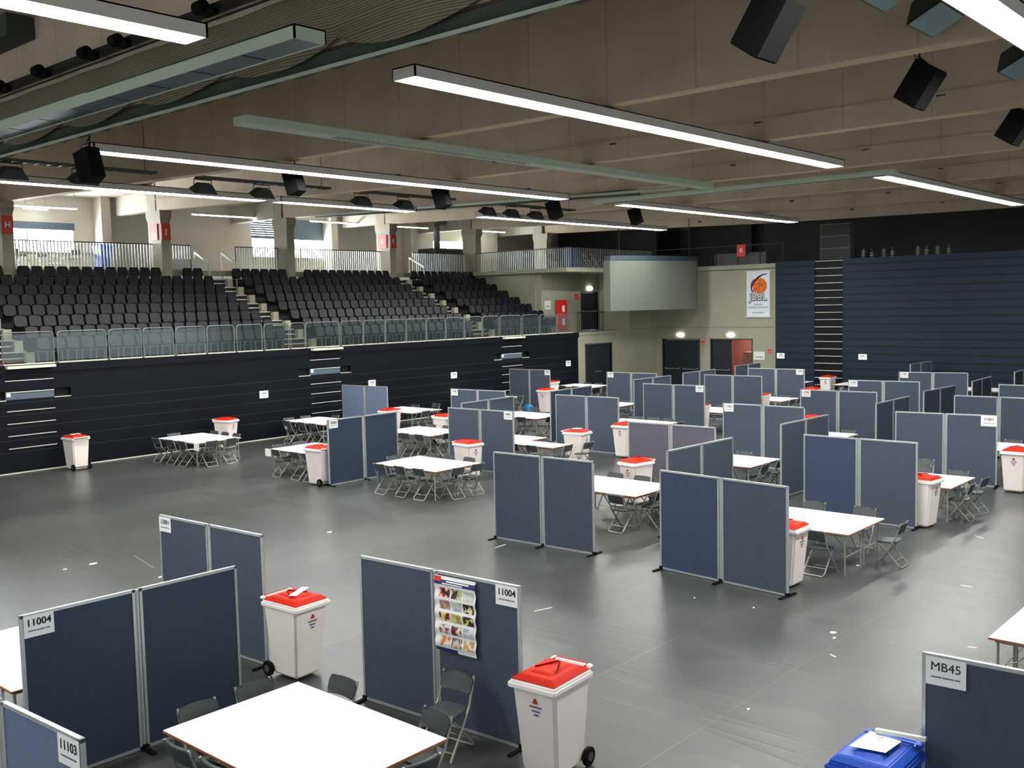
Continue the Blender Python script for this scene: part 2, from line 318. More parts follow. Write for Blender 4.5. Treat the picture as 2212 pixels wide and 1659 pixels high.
# sloping roof strip: last roof edge in front of the far gallery
BEAMX = [9.75, 15.6, 21.72, 27.95, 34.1, 40.35, 46.6]
ZP = [(-14, 8.45), (14, 8.45), (24, 8.56), (30, 8.72), (38.25, 8.93)]
bl_names = ['above the near divider net', 'nearest full-width one, above the near ends of the long lights', 'second one behind the divider net', 'third one behind the divider net, over the dark curtain track', 'fourth one behind the divider net', 'fifth one behind the divider net', 'last one, in front of the dark far gallery']
def sweep(x0, x1, prof, dz0, dz1):
    """rectangular section between x0 and x1; bottom follows prof + dz0, top is prof + dz1 or fixed height"""
    v, f_ = [], []
    for y, z in prof:
        zt_ = dz1 if dz1 > 5 else z + dz1; v += [(x0, y, z + dz0), (x1, y, z + dz0), (x1, y, zt_), (x0, y, zt_)]
    n = len(prof)
    for i in range(n - 1):
        a = i * 4
        for k in range(4): f_.append((a + k, a + (k + 1) % 4, a + 4 + (k + 1) % 4, a + 4 + k))
    return MB().add(v, f_ + [(0, 1, 2, 3), (4 * n - 1, 4 * n - 2, 4 * n - 3, 4 * n - 4)])
for i, x in enumerate(BEAMX):
    prof = ZP if i else [(-14, 8.6), (42.4, 8.6)]
    o = sweep(x - .17, x + .17, prof, 0, 10.98).build('roof_beam', 'beam'); tag(o, 'deep brownish concrete roof beam, ' + bl_names[i], 'beam', 'parallel roof beams')
    if i:
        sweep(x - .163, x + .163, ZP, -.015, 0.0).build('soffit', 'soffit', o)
    if i >= 2:
        sweep(x - .215, x - .17, ZP, .42, .47).build('ledge', 'beam', o)
        for k in range(9):
            y_ = -1 + k * 4.1; MB().box((x - .2, y_ - .09, 8.84), (x - .17, y_ + .09, 8.92)).build('fixing_plate', 'dark_green', o)
# pillars
for i, x in enumerate((15.3, 21.55, 27.75, 33.95, 40.2, 46.3)):
    t = thing('concrete_pillar', ['concrete pillar at the left photo edge with a red H sign', 'concrete pillar with two red J signs', 'plain concrete pillar standing in front of the blinds', 'concrete pillar with two red K signs', 'plain concrete pillar at the right end of the seating', 'brightly lit concrete pillar behind the blue gallery bins'][i], 'pillar', (x, 38.0, 6.3 if i == 5 else 5.6), 0, 'pillars behind the top seat row')
    z0 = 0
    zs = 8.45 - (6.3 if i == 5 else 5.6); MB().box((0, 0, z0), (.42, 1.0, zs)).build('shaft', 'pillar', t); MB().add([(0, 0, zs), (.42, 0, zs), (.42, 1, zs), (0, 1, zs), (-.08, -.12, zs + .22), (.44, -.12, zs + .22), (.44, 1, zs + .22), (-.08, 1, zs + .22)], [(3, 2, 1, 0), (4, 5, 6, 7), (0, 1, 5, 4), (1, 2, 6, 5), (2, 3, 7, 6), (3, 0, 4, 7)]).box((-.08, -.12, zs + .22), (.44, 1, zs + .46)).build('corbel', 'pillar', t)
    MB().box((0, .35, zs + .46), (.42, 1.0, 10.94 - 8.45 + zs)).build('upper_shaft', 'pillar', t)
for i, (x, ya, yb) in enumerate(((15.4, 39.0, 42.5), (21.6, 39.0, 41.7), (27.8, 39, 42.5), (34.0, 39, 41.7), (40.25, 39, 42.5), (46.35, 39, 42.5))):
    o = MB().box((x, ya, 8.95), (x + .34, yb, 9.75)).build('gallery_beam', 'gal')
    tag(o, 'pale concrete gallery beam running back from the ' + ['first', 'second', 'third', 'fourth', 'fifth', 'sixth'][i] + ' pillar from the left', 'beam', 'gallery roof beams')
struct('trim_3', MB().box((-2, 38.95, 9.75), (58, 42.5, 9.9)), 'gal')
for i, x in enumerate((20.95, 33.3, 38.9)):
    o = MB().box((x, 41.75, 6.5), (x + .42, 42.48, 9.75)).build('wall_column', 'gal')
    tag(o, ['tall pale column on the gallery back wall right of the leftmost window', 'tall pale column on the gallery back wall right of the blinds', 'tall pale column on the gallery back wall left of the third window'][i], 'column')
o = MB().box((43.9, 41.6, 6.5), (46.2, 42.45, 9.4)).build('curved_panel', 'tank', bevel=.25, seg=4, smooth=False); tag(o, 'large cream rounded duct casing on the gallery behind the end pillar', 'duct')
o = MB().box((38.9, 39.8, 6.5), (41.2, 41.2, 7.95)).build('dark_cabinet', 'lamp_body'); tag(o, 'dark grey cabinet on the gallery left of the third bright window', 'cabinet')
o = MB().tube([(39.6, 40.4, 7.95), (39.6, 40.4, 9.3), (40.6, 40.4, 9.5), (42.6, 40.4, 9.5)], .18, 12).build('ventilation_pipe', 'grey', smooth=True); tag(o, 'dark ventilation pipe rising from the dark gallery cabinet', 'pipe')
for i, (x, y, l) in enumerate(((16.4, 41.0, 3.2), (17.8, 41.9, 1.0), (24.5, 40.4, 3.6), (31.0, 40.4, 3.6), (36.6, 40.6, 2.6), (42.8, 40.4, 2.6))):
    t = thing('gallery_lamp', ['long tube lamp under the gallery roof above the leftmost window', 'short round-ended lamp beside the long tube lamp over the leftmost window', 'tube lamp under the gallery roof left of the blinds', 'tube lamp under the gallery roof in front of the blinds', 'tube lamp under the gallery roof left of the dark cabinet', 'tube lamp under the gallery roof above the third window'][i], 'lamp', (x, y, 9.1), 0, 'tube lamps under the gallery roof')
    MB().box((0, 0, 0), (l, .16, .05)).build('housing', 'housing', t); MB().box((.03, .02, -.04), (l - .03, .14, 0)).build('tube', 'lit_soft', t); [MB().bar((h_, .08, .05), (h_, .08, .66), .02).build('hanger', 'grey', t) for h_ in (.1, l - .1)]
# doors on the far walls
def door(n, org, ux, w_, h_, leaves, bars, mtl='door'):
    """org lower left corner, ux unit vector along the wall, thickness towards camera"""
    ux = Vector(ux); nn = Vector((ux.y, -ux.x, 0)); org = Vector(org)
    mtx = Matrix(((ux.x, -nn.x, 0, org.x), (ux.y, -nn.y, 0, org.y), (0, 0, 1, org.z), (0, 0, 0, 1)))
    fr = MB().box((-.06, -.03, 0), (0, .2, h_ + .05), mtx).box((w_, -.03, 0), (w_ + .06, .2, h_ + .05), mtx).box((-.06, -.03, h_), (w_ + .06, .2, h_ + .06), mtx)
    d = struct('door_%d' % n, fr, 'door_frame'); lw = w_ / leaves
    for i in range(leaves):
        if mtl == 'open' and i == leaves - 1: continue
        MB().box((i * lw + .01, .06, .01), ((i + 1) * lw - .01, .11, h_ - .01), mtx).build('leaf', 'door', d, bevel=.004)
        if bars: MB().tube([mtx @ Vector(p) for p in ((i * lw + .12, .06, 1.08), (i * lw + .12, -.05, 1.02), ((i + 1) * lw - .12, -.05, 1.02), ((i + 1) * lw - .12, .06, 1.08))], .022, 6).build('door_handle', 'steel', d)
        else: MB().box((lw * (i + 1) - .22 if i == 0 else lw + .08, -.0, 1.18), (lw * (i + 1) - .08 if i == 0 else lw + .22, .07, 1.21), mtx).build('door_handle', 'steel', d)
    return d, mtx
door(1, (41.13, 31.3, 0), (1, 0, 0), 2.23, 2.61, 2, False)
door(2, (43.45, 33.3, 3.28), (1, 0, 0), 1.45, 2.04, 1, True)
door(3, (47.7, 30.85, 0), (0, -1, 0), 2.3, 2.63, 2, True)
d4, mx4 = door(4, (47.7, 27.8, 0), (0, -1, 0), 2.4, 2.65, 2, True, 'open')
struct('wall_corridor', MB().box((51, 24, 0), (51.2, 29, 3)).box((48.2, 28.2, 0), (51, 28.4, 3)).box((48.2, 24.6, 0), (51, 24.8, 3)).box((48.2, 24, 2.95), (51, 29, 3.1)).box((48.2, 24, -.1), (51, 29, 0)), 'redwood')
o = MB().box((49.2, 25.2, 2.86), (50.2, 27.8, 2.92)).build('corridor_lamp', 'lit_soft'); tag(o, 'lamp under the ceiling of the corridor behind the open door', 'lamp')
o = MB().box((48.6, 25.3, 0), (49.1, 26.4, 1.95)).build('wooden_cabinet', 'redwood', bevel=.01); tag(o, 'reddish brown cabinet standing in the open doorway', 'cabinet')
for i, (x, y, z, axis) in enumerate(((47.7, 29.72, 2.9, 0), (47.7, 26.62, 2.9, 0), (44.15, 33.2, 5.55, 1), (53.0, 32.6, 9.4, 0))):
    a = MB(); P = []
    for k in range(20):
        t = 2 * PI * k / 20; P.append((.24 * math.cos(t), .11 * math.sin(t)))
    if axis == 0: a.plate(P, (x, y, z), (0, -1, 0), (0, 0, 1), .07)
    else: a.plate(P, (x, y + .08, z), (1, 0, 0), (0, 0, 1), .07)
    o = a.build('exit_lamp', 'exit_lit'); tag(o, 'glowing oval emergency lamp ' + ['above the closed double door', 'above the half open double door', 'above the single door on the raised platform', 'high in the dark gallery above the hanging screen'][i], 'lamp', 'glowing oval emergency lamps')
# hall wall signs
def wallsign(name, c, ux, w_, h_, m, label, cat='sign', txt=None, tm='ink', lines=2, grp=None):
    c = Vector(c); ux = Vector(ux); uz = Vector((0, 0, 1)); nn = ux.cross(uz)
    t = thing(name, label, cat, c, 0, grp); MB().plate(rr(w_, h_, .01, 2), (0, 0, 0), ux, uz, .006).build('sheet', m, t)
    if txt:
        rz = math.atan2(ux.y, ux.x); text(txt, 'lettering', tm, t, nn * .009 + uz * (.04 if lines else 0), (PI / 2, 0, rz))
    for k in range(lines):
        MB().plate(rr(w_ * .72, .012, .002, 1), nn * .0085 - uz * (.045 + .03 * k), ux, uz, .001).build('text_line', tm, t)
    return t
UX = Vector((1, 0, 0)); UY = Vector((0, -1, 0))
for i, (px, py) in enumerate(((570, 852), (980.5, 810.5), (1227.5, 785), (803.5, 828))):
    p = at(px, py, 1, 31.27)
    wallsign('paper_sign', p, UX, .38, .27, 'paper', 'white paper notice on the black grandstand wall, ' + ['alone above the open floor', 'behind the screens in the middle', 'just left of the concrete door wall', 'just above the bluish screen'][i], txt='13002', lines=1)
for i, (px, py) in enumerate(((1686.5, 768.5), (1863.5, 771))):
    p = at(px, py, 0, 47.05)
    wallsign('paper_sign', p, UY, .42, .27, 'paper', 'white paper notice on the folded navy bleacher, ' + ['left of its stair column', 'right of its stair column'][i], txt='12001', lines=1)
wallsign('notice_board', at(1640, 768.5, 0, 47.68), UY, .62, .42, 'paper2', 'large white notice right of the open door', lines=3)
wallsign('notice_sheet', at(1183, 659, 1, 33.22), UX, .5, .45, 'paper2', 'white framed notice on the concrete wall left of the red banner', lines=3)
wallsign('fire_sign', at(1519, 740, 0, 47.68), UY, .26, .2, 'sign_red', 'small red fire sign between the two double doors', lines=1, tm='paper')
wallsign('fire_sign', at(1663, 758.5, 0, 47.68), UY, .24, .2, 'sign_red', 'small red fire sign beside the navy bleacher edge', lines=1, tm='paper')
wallsign('fire_sign', at(1245.5, 640.5, 1, 33.27), UX, .36, .28, 'sign_red', 'small red fire sign left of the platform door', lines=1, tm='paper')
wallsign('gallery_sign', at(1601, 541, 0, 47.62), UY, .5, .62, 'sign_red', 'red block sign on the far gallery railing', txt='K', tm='paper', lines=0)
t = thing('red_banner', 'hanging red banner with two white emblems behind the last glass rail panels', 'banner', at(1213, 680, 1, 33.15))
MB().plate(rr(.95, 1.55, .02, 2), (0, 0, 0), UX, (0, 0, 1), .02).build('cloth', 'red', t)
for z in (.32, -.38): MB().plate(rr(.22, .34, .05, 3), (.14, -.025, z), UX, (0, 0, 1), .004).build('emblem', 'paper', t)
# pillar block signs
for i, (x, k) in enumerate(((15.3, 'H'), (21.55, 'J'), (33.95, 'K'))):
    for side in (0, 1):
        if i == 0 and side == 0: pass
        if side: c = Vector((x + .2, 37.96, 8.05)); ux = UX
        else: c = Vector((x - .035, 38.5, 8.05)); ux = UY
        t = thing('block_sign', 'red square block sign with letter ' + k + (' on the shaded front of ' if side else ' on the bright side of ') + ['the leftmost pillar', 'the second pillar', 'the fourth pillar'][i], 'sign', c, 0, 'red block letter signs')
        MB().plate(rr(.40 if side else .62, .66, .02, 2), (0, 0, 0), ux, (0, 0, 1), .02).build('plate', 'sign_red', t)
        text(k, 'letter', 'paper', t, ux.cross(Vector((0, 0, 1))) * .024, (PI / 2, 0, math.atan2(ux.y, ux.x)))

# ================================================================== GRANDSTAND
t = thing('grandstand', 'black-fronted grandstand rising in tiers along the left side of the hall', 'grandstand', (12, 31.3, 0))
def L_(x, y, z): return (x - 12, y - 31.3, z)
f = MB()
NICHE = [(11.9, 14.4), (23.15, 25.7), (34.15, 36.65)]
f.box(L_(-2, 31.3, 0), L_(40.5, 31.5, 2.24)).box(L_(-2, 31.3, 2.5), L_(40.5, 31.5, 2.96)).box(L_(-2, 31.22, 3.03), L_(40.5, 31.5, 3.28))
x = -2
for a, b in NICHE: f.box(L_(x, 31.3, 2.24), L_(a, 31.5, 2.5)); x = b
f.box(L_(x, 31.3, 2.24), L_(40.5, 31.5, 2.5)).box(L_(-2, 31.42, 2.9), L_(40.5, 31.5, 3.1))
f.build('front_wall', 'stand', t)
sm = MB()
for z in (2.12, 1.75, 1.37, .99, .62): sm.box(L_(-2, 31.292, z), L_(40.5, 31.3, z + .03))
sm.box(L_(-2, 31.29, 2.955), L_(40.5, 31.42, 3.03)); sm.build('panel_seam', 'groove', t)
MB().box(L_(-2, 31.27, 0), L_(40.5, 31.3, .03)).build('skirting', 'stand_trim', t)
for k, (a, b) in enumerate(NICHE):
    c0 = (a + b) / 2 - .72; c1 = c0 + 1.45
    MB().box(L_(a, 31.45, 2.24), L_(b, 31.5, 2.5)).build('niche_back', 'groove', t)
    MB().box(L_(c0, 31.31, 2.24), L_(c1, 31.4, 2.45)).build('drawer_front', 'blind', t)
    MB().box(L_(c0 + .02, 31.29, 2.33), L_(c0 + .14, 31.31, 2.44)).build('white_square', 'paper', t)
    n = MB().box(L_(c0, 31.285, 2.45), L_(c1, 31.31, 2.475)).box(L_(a, 31.285, 2.215), L_(c0, 31.31, 2.24)).box(L_(c1, 31.285, 2.215), L_(b, 31.31, 2.24))
    n.build('niche_edge', 'stand_trim', t)
    for z in (2.8, 1.88, 1.5, 1.13, .75): MB().box(L_(c0, 31.28, z), L_(c1, 31.3, z + .022)).build('step_edge', 'stand_trim', t)
    MB().box(L_(c0, 31.05, 3.18), L_(c1, 31.3, 3.26)).build('landing_step', 'stand_trim', t)
TREAD, RISE, Z0 = .8, .357, 3.28
for r in range(9):
    y0 = 31.3 + r * TREAD; z = Z0 + r * RISE
    if r == 0: MB().box(L_(-2, 31.3, z - .1), L_(40.0, 32.6, z)).build('tier', 'step', t)
    else: MB().box(L_(-2, y0 + .5, z - RISE), L_(40.0, y0 + 1.3, z)).build('tier', 'deck_dark', t)
AIS = [(12.3, 13.65), (23.2, 24.55), (33.75, 35.0)]
for a, b in AIS:
    for r in range(0, 8):
        y0 = 31.3 + r * TREAD + .5; z = Z0 + r * RISE
        MB().box(L_(a, y0 + .4, z), L_(b, y0 + .8, z + RISE / 2)).build('stair_step', 'riser_red' if r == 0 else 'deck_dark', t)
        MB().box(L_(a, y0 + .38, z + RISE / 2 - .04), L_(b, y0 + .44, z + RISE / 2 + .004)).box(L_(a, y0 + .78, z + RISE - .04), L_(b, y0 + .84, z + RISE + .004)).build('nosing', 'stand_trim', t)
        MB().box(L_(b - .28, y0 + .15, z), L_(b - .02, y0 + .34, z + RISE * .95)).build('kerb_block', 'step', t)
# seats -------------------------------------------------------------
def seat_mb(full=True):
    back, pan, leg = MB(), MB(), MB()
    # curved back shell
    pts = []
    n = 6
    for j, (z, dx, wd_) in enumerate(((.36, .05, .40), (.50, .02, .42), (.66, .0, .42), (.76, -.01, .38), (.80, -.015, .30))):
        for i in range(n + 1):
            u = -1 + 2 * i / n; pts.append((u * wd_ / 2, dx - .05 * u * u - .0 + .11 * (z - .36), z))
    fs = [(j * (n + 1) + i, j * (n + 1) + i + 1, (j + 1) * (n + 1) + i + 1, (j + 1) * (n + 1) + i) for j in range(4) for i in range(n)]
    o = len(pts); back.add(pts + [(p[0], p[1] + .035, p[2] + (.0)) for p in pts], fs + [tuple(o + q for q in f[::-1]) for f in fs])
    m = 4 * (n + 1)
    for i in range(n): back.f.append((m + i, m + i + 1, o + m + i + 1, o + m + i)); back.f.append((i + 1, i, o + i, o + i + 1))
    for j in range(4): a = j * (n + 1); b = a + n + 1; back.f.append((a, b, o + b, o + a)); a += n; b += n; back.f.append((b, a, o + a, o + b))
    pan.plate(rr(.40, .36, .09, 3), (0, -.02, .58), (1, 0, 0), (0, -.25, -1), -.05)
    leg.bar((-.14, .05, .36), (-.14, .05, 0), .04).bar((.14, .05, .36), (.14, .05, 0), .04).bar((-.2, .04, .34), (.2, .04, .34), .05)
    return back, pan, leg
bk, pn, lg = seat_mb()
prow = thing('stadium_seat', 'x', 'seat')
bk.build('backrest', 'seat_front_lit', prow, smooth=False); pn.build('seat_pan', 'seat_dark', prow); lg.build('bracket', 'grey', prow)  # front row backrests: the front lighting is put into a lighter grey
index(prow); protos['seat_front'] = (prow, False)
al = MB(); al.add(bk.v, bk.f); al.add(pn.v, pn.f)
allv = al.build('stadium_seat', 'seat'); index(allv); protos['seat'] = (allv, False)
PITCH = .4735
BLK = [('left', 13.75, 20), ('middle', 24.62, 19), ('right', 35.05, 10)]
ORD = ['first', 'second', 'third', 'fourth', 'fifth', 'sixth', 'seventh', 'eighth', 'ninth', 'tenth', 'eleventh', 'twelfth', 'thirteenth', 'fourteenth', 'fifteenth', 'sixteenth', 'seventeenth', 'eighteenth', 'nineteenth', 'twentieth', 'twenty-first', 'twenty-second']
PILX = (15.3, 21.55, 27.75, 33.95)
rest = MB()
for r in range(8):
    y = 31.3 + r * TREAD + .85; z = Z0 + r * RISE
    for bn, x0, n in BLK:
        if bn == 'left' and r >= 3:
            n = 20
        if bn == 'right' and r > 0: pass
        for i in range(n):
            x = x0 + (i + .5) * PITCH
            if r == 7 and any(abs(x - p - .2) < .3 for p in PILX): continue
            if r < 6:
                rowname = ['front', 'second', 'third', 'fourth', 'fifth', 'sixth'][r]
                o = place('seat_front' if r == 0 else 'seat', (x, y, z), 0, 'grey stadium seat, %s from the left in the %s row, %s block' % (ORD[i], rowname, bn), 'seat', 'stadium seats in the %s row' % rowname)
            else:
                mt = Matrix.Translation((x, y, z)); rest.add([mt @ Vector(v) for v in al.v], al.f)
o = rest.build('stadium_seats', 'seat'); o['kind'] = 'stuff'; tag(o, 'top two rows of dark grey stadium seats below the gallery railing', 'seats')
# glass rail panels --------------------------------------------------
posts = [(12.44, 13.97), (14.1, 15.67), (15.76, 16.88), (16.96, 18.05), (18.15, 19.25), (19.35, 20.45), (20.55, 21.62), (21.72, 22.8), (22.9, 23.55), (23.6, 25.2)]
posts += [(25.3 + 1.17 * k, 26.42 + 1.17 * k) for k in range(7)] + [(33.5, 34.6), (34.7, 36.15), (36.25, 37.5), (37.6, 38.85), (38.95, 40.1)]
for i, (a, b) in enumerate(posts):
    t = thing('glass_balustrade', 'glass rail panel in a rounded tube frame on the grandstand edge, %s from the left' % ORD[i], 'railing', (a, 31.36, 3.28), 0, 'glass rail panels along the grandstand edge'); w_ = b - a
    hp = [(0, 0, 0), (0, 0, .86)] + [(.12 - .12 * math.cos(q), 0, .86 + .12 * math.sin(q)) for q in (PI / 6, PI / 3, PI / 2)] + [(w_ - .12 + .12 * math.sin(q), 0, .86 + .12 * math.cos(q)) for q in (0, PI / 6, PI / 3, PI / 2)] + [(w_, 0, 0)]
    MB().tube(hp, .02, 6).build('frame', 'rail_steel', t)
    MB().box((.03, -.006, .08), (w_ - .03, .006, .93)).build('glass', 'glass', t)
    MB().box((0, -.05, 0), (w_, .03, .035)).build('base_rail', 'stand_trim', t)
# handrails at the stair tops
for i, (px0, py0, px1, py1, Y_) in enumerate(((420, 545, 443, 569, 38.2), (478, 547, 502, 570, 38.2), (884, 557, 906, 577, 38.0))):
    p = at(px0, py0, 1, Y_ + .9); q = at(px1, py1, 1, Y_ - .2)
    q.x = p.x
    t = thing('handrail', ['white sloping handrail at the left edge of the first aisle top', 'white sloping handrail at the right edge of the first aisle top', 'white sloping handrail at the top of the second aisle'][i], 'railing', (p.x, p.y, 6.0))
    o_ = Vector((p.x, p.y, 6.0))
    MB().bar(p - o_, q - o_, .06, .09).build('rail', 'stand_trim', t)
    MB().tube([p - o_, Vector((p.x, p.y, 6.0)) - o_], .03, 6).tube([q - o_, Vector((q.x, q.y, 5.7)) - o_], .03, 6).build('post', 'stand_trim', t)
# gallery railings with vertical bars --------------------------------
def railing(label, p, q, z=6.5, h=1.08, bm='alu', sp=.13):
    p, q = Vector((*p, 0)), Vector((*q, 0)); L = (q - p).length; d = (q - p) / L
    t = thing('gallery_railing', label, 'railing', (p.x, p.y, z), 0, 'barred gallery railings')
    MB().bar(d * 0 + Vector((0, 0, h)), d * L + Vector((0, 0, h)), .05, .04).build('top_rail', 'black_metal', t)
    m_ = MB(); n = int(L / sp)
    for k in range(n + 1): m_.bar(d * (k * L / n) + Vector((0, 0, .06)), d * (k * L / n) + Vector((0, 0, h)), .025, .05)
    o = m_.build('bars', bm, t)
    if n > 100: o['kind'] = 'stuff'
    MB().bar(d * 0 + Vector((0, 0, .06)), d * L + Vector((0, 0, .06)), .03, .03).build('bottom_rail', 'steel', t)
    MB().tube([(0, 0, 0), (0, 0, h)], .025, 6).tube([d * L, d * L + Vector((0, 0, h))], .025, 6).build('post', 'black_metal', t)
railing('barred gallery railing left of the first aisle, in front of the leftmost window', (15.8, 38.75), (23.3, 38.75))
railing('barred gallery railing between the two aisles, in front of the blinds', (25.5, 38.75), (34.4, 38.75))
railing('barred gallery railing right of the second aisle, in front of the third window', (36.2, 38.75), (40.1, 38.75))
railing('barred gallery railing running above the sloping end wall of the seats', (40.15, 38.0), (40.15, 31.4))
railing('barred gallery railing above the platform door, in front of the blue bins', (40.25, 31.4), (47.5, 31.4), sp=.16, bm='grey')
railing('barred gallery railing behind and right of the hanging screen', (47.65, 31.3), (47.65, 23.6), sp=1.2, bm='black_metal')
o = MB().box((22.1, 38.9, 6.5), (24.2, 39.3, 7.05)).build('low_parapet', 'paper2'); tag(o, 'low white parapet at the top of the first aisle', 'parapet')
# platform railing
t = thing('platform_railing', 'dark barred railing on the raised platform in front of the single door', 'railing', (40.6, 31.4, 3.28))
MB().bar((0, 0, 1.0), (2.3, 0, 1.0), .05, .04).build('top_rail', 'black_metal', t)
b_ = MB()
for k in range(15): b_.bar((k * .16, 0, 0), (k * .16, 0, 1.0), .02)
b_.build('bars', 'black_metal', t)

# ================================================================== FOLDED BLEACHER (far right)
t = thing('folded_bleacher', 'tall folded navy bleacher wall with a stair column', 'bleacher', (47.1, 0, 0))
XB = 0
MB().box((0, -12, 0), (.6, 20.22, 6.62)).build('front_wall', 'bleach', t); MB().box((0, 21.65, 0), (.6, 23.75, 6.62)).build('side_wall', 'bleach', t)
MB().box((.05, 20.22, 0), (.6, 21.65, 6.62)).build('stair_column', 'stand', t)
s1 = MB(); s2 = MB(); s3 = MB()
for k in range(18):
    z = 6.3 - k * .357
    if z < .1: break
    s1.box((-.012, -12, z), (0, 20.22, z + .07)).box((-.012, 21.65, z), (0, 23.55, z + .07)); s3.box((.03, 20.22, z - .06), (.05, 21.65, z - .04))
    MB().box((-.02, 20.24, z + .24), (.05, 21.63, z + .265)).build('step_edge', 'stand_trim', t)
s1.build('panel_seam', 'groove', t); s3.build('step_seam', 'groove', t)
t = thing('roller_shutter', 'light grey closed shutter cabinet on the far gallery above the bleacher stairs', 'shutter', (50, 21.1, 6.6))
MB().box((0, 0, 0), (.5, 1.6, 1.95)).build('case', 'grey', t); q = MB()
for k in range(3): q.box((-.02, .03, .1 + k * .62), (0, 1.57, .66 + k * .62))
q.build('panels', 'door_frame', t)
for i, py in enumerate((19.6, 19.2, 18.6, 18.2, 17.0, 16.6, 16.1, 15.6)):
    o = thing('stacked_chairs', 'pale stack of gallery furniture above the navy bleacher, %s from the left' % ORD[i], 'stack', (48.2, py, 6.6), 0, 'pale stacks above the navy bleacher'); q = MB()
    for k in range(3 if i % 2 else 4): q.box((0, 0, .03 + k * .11), (.16, .16, .09 + k * .11))
    q.build('layers', 'grey', o); MB().bar((.1, .1, 0), (.1, .1, .5), .03).build('post', 'grey', o)
o = MB().box((47.75, 24.6, 6.56), (48.2, 27.6, 7.2)).build('low_cabinet', 'door_frame'); tag(o, 'long low grey box on the far gallery beside the red block sign', 'cabinet')
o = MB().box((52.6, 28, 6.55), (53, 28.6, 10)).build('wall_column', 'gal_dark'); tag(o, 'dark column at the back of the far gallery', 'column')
# ================================================================== SCREEN
p0 = at(1318, 600, 1, 29.2); p1 = at(1507, 600, 0, 46.3)
t = thing('hanging_screen', 'large grey hanging screen with rounded sides in the hall corner', 'screen', (0, 0, 0))
a = Vector((p0.x, p0.y, 0)); b = Vector((p1.x, p1.y, 0)); d = (b - a).normalized(); n_ = Vector((d.y, -d.x, 0))
if n_.dot(Vector((-1, -1, 0))) < 0: n_ = -n_
mid = (a + b) / 2; zt = at(1318, 562, 1, p0.y).z; zb = at(1320, 672, 1, p0.y).z
prof = [a - n_ * .5, a, a + n_ * .12 + d * .25] + [a + d * ((b - a).length * k / 8) + n_ * (.12 + .22 * math.sin(PI * k / 8)) for k in range(1, 8)] + [b + n_ * .12 - d * .25, b, b - n_ * .5]
def extr(prof, z0, z1, name, m, par):
    n = len(prof); vs = [(p.x, p.y, z0) for p in prof] + [(p.x, p.y, z1) for p in prof]
    return MB().add(vs, [(i, (i + 1) % n, n + (i + 1) % n, n + i) for i in range(n)] + [tuple(range(n))[::-1], tuple(range(n, 2 * n))]).build(name, m, par)
extr(prof, zb, zt, 'screen_face', 'screen', t); extr([p + n_ * .03 for p in prof], zt, zt + .22, 'top_band', 'screen_band', t)
MB().bar((a + d * .6).to_tuple()[:2] + (zt + .2,), (a + d * .6).to_tuple()[:2] + (10.95,), .03).bar((b - d * .6).to_tuple()[:2] + (zt + .2,), (b - d * .6).to_tuple()[:2] + (10.95,), .03).build('suspension_wire', 'black_metal', t)
# JBBL banner ---------------------------------------------------------
c = at(1638, 635, 0, 47.66); t = thing('league_banner', 'white hanging banner with an orange basketball and the letters JBBL', 'banner', c)
Z = Vector((0, 0, 1)); O_ = Vector((-.02, 0, 0))
MB().plate(rr(1.32, 2.35, .01, 1), (0, 0, 0), UY, Z, .012).build('cloth', 'banner', t)
MB().bar((-.02, .75, -1.19), (-.02, -.75, -1.19), .05, .05).bar((-.02, .75, 1.19), (-.02, -.75, 1.19), .03, .03).build('batten', 'stand_trim', t)
P = [(.1 + .40 * math.cos(2 * PI * k / 28), .42 + .40 * math.sin(2 * PI * k / 28)) for k in range(28)]
MB().plate(P, O_, UY, Z, .003).build('basketball', 'orange', t)
def stroke(pts, w0, w1, name, m, dx):
    L = len(pts); l, r_ = [], []
    for i, p in enumerate(pts):
        a_ = Vector(pts[max(0, i - 1)]); b_ = Vector(pts[min(L - 1, i + 1)]); dd = (b_ - a_).normalized(); nn = Vector((-dd.y, dd.x)); f_ = math.sin(PI * (i + .3) / (L + .0)) * w0 + w1
        l.append(tuple(Vector(p) + nn * f_)); r_.append(tuple(Vector(p) - nn * f_))
    MB().plate(l + r_[::-1], Vector((dx, 0, 0)), UY, Z, .003).build(name, m, t)
stroke([(.1 + .5 * math.cos(q) * 1.0, .42 + .46 * math.sin(q)) for q in [math.radians(v) for v in (225, 205, 185, 165, 145, 125)]] , .03, .01, 'pink_swoosh', 'pinkred', -.024)
stroke([(-.12, .08), (-.36, .14), (-.38, .35), (-.25, .62), (0, .85), (.25, .98), (.5, 1.03)], .045, .004, 'black_swoosh', 'ink', -.028)
stroke([(-.3, .5), (-.15, .75), (.05, .92), (.2, .98)], .012, .003, 'thin_swoosh', 'ink', -.028)
MB().plate([(-.3, .16), (-.05, .14), (-.06, .3), (-.28, .3)], Vector((-.027, 0, 0)), UY, Z, .003).build('red_block', 'pinkred', t)
for p_ in (((-.2, .2), (.1, .45), (.42, .58)), ((-.25, .5), (.1, .52), (.45, .3)), ((0, .04), (.1, .42), (.12, .8))): stroke(list(p_), .004, .004, 'ball_seam', 'ink', -.026)
o = text('JBBLo', 'outline', 'ink', t, (-.024, 0, -.18), (PI / 2, 0, -PI / 2)); text('JBBL', 'lettering', 'banner', t, (-.030, 0, -.17), (PI / 2, 0, -PI / 2))
text('JUGEND', 'subtitle', 'print_grey', t, (-.024, 0, -.55), (PI / 2, 0, -PI / 2)); o = text('BASKETBALL BUNDESLIGA', 'subtitle', 'print_grey', t, (-.024, 0, -.70), (PI / 2, 0, -PI / 2)); o.scale = (.75, 1, 1)
MB().plate(rr(.66, .03, .005, 1), Vector((-.024, 0, -.97)), UY, Z, .002).build('web_line', 'print_grey', t)

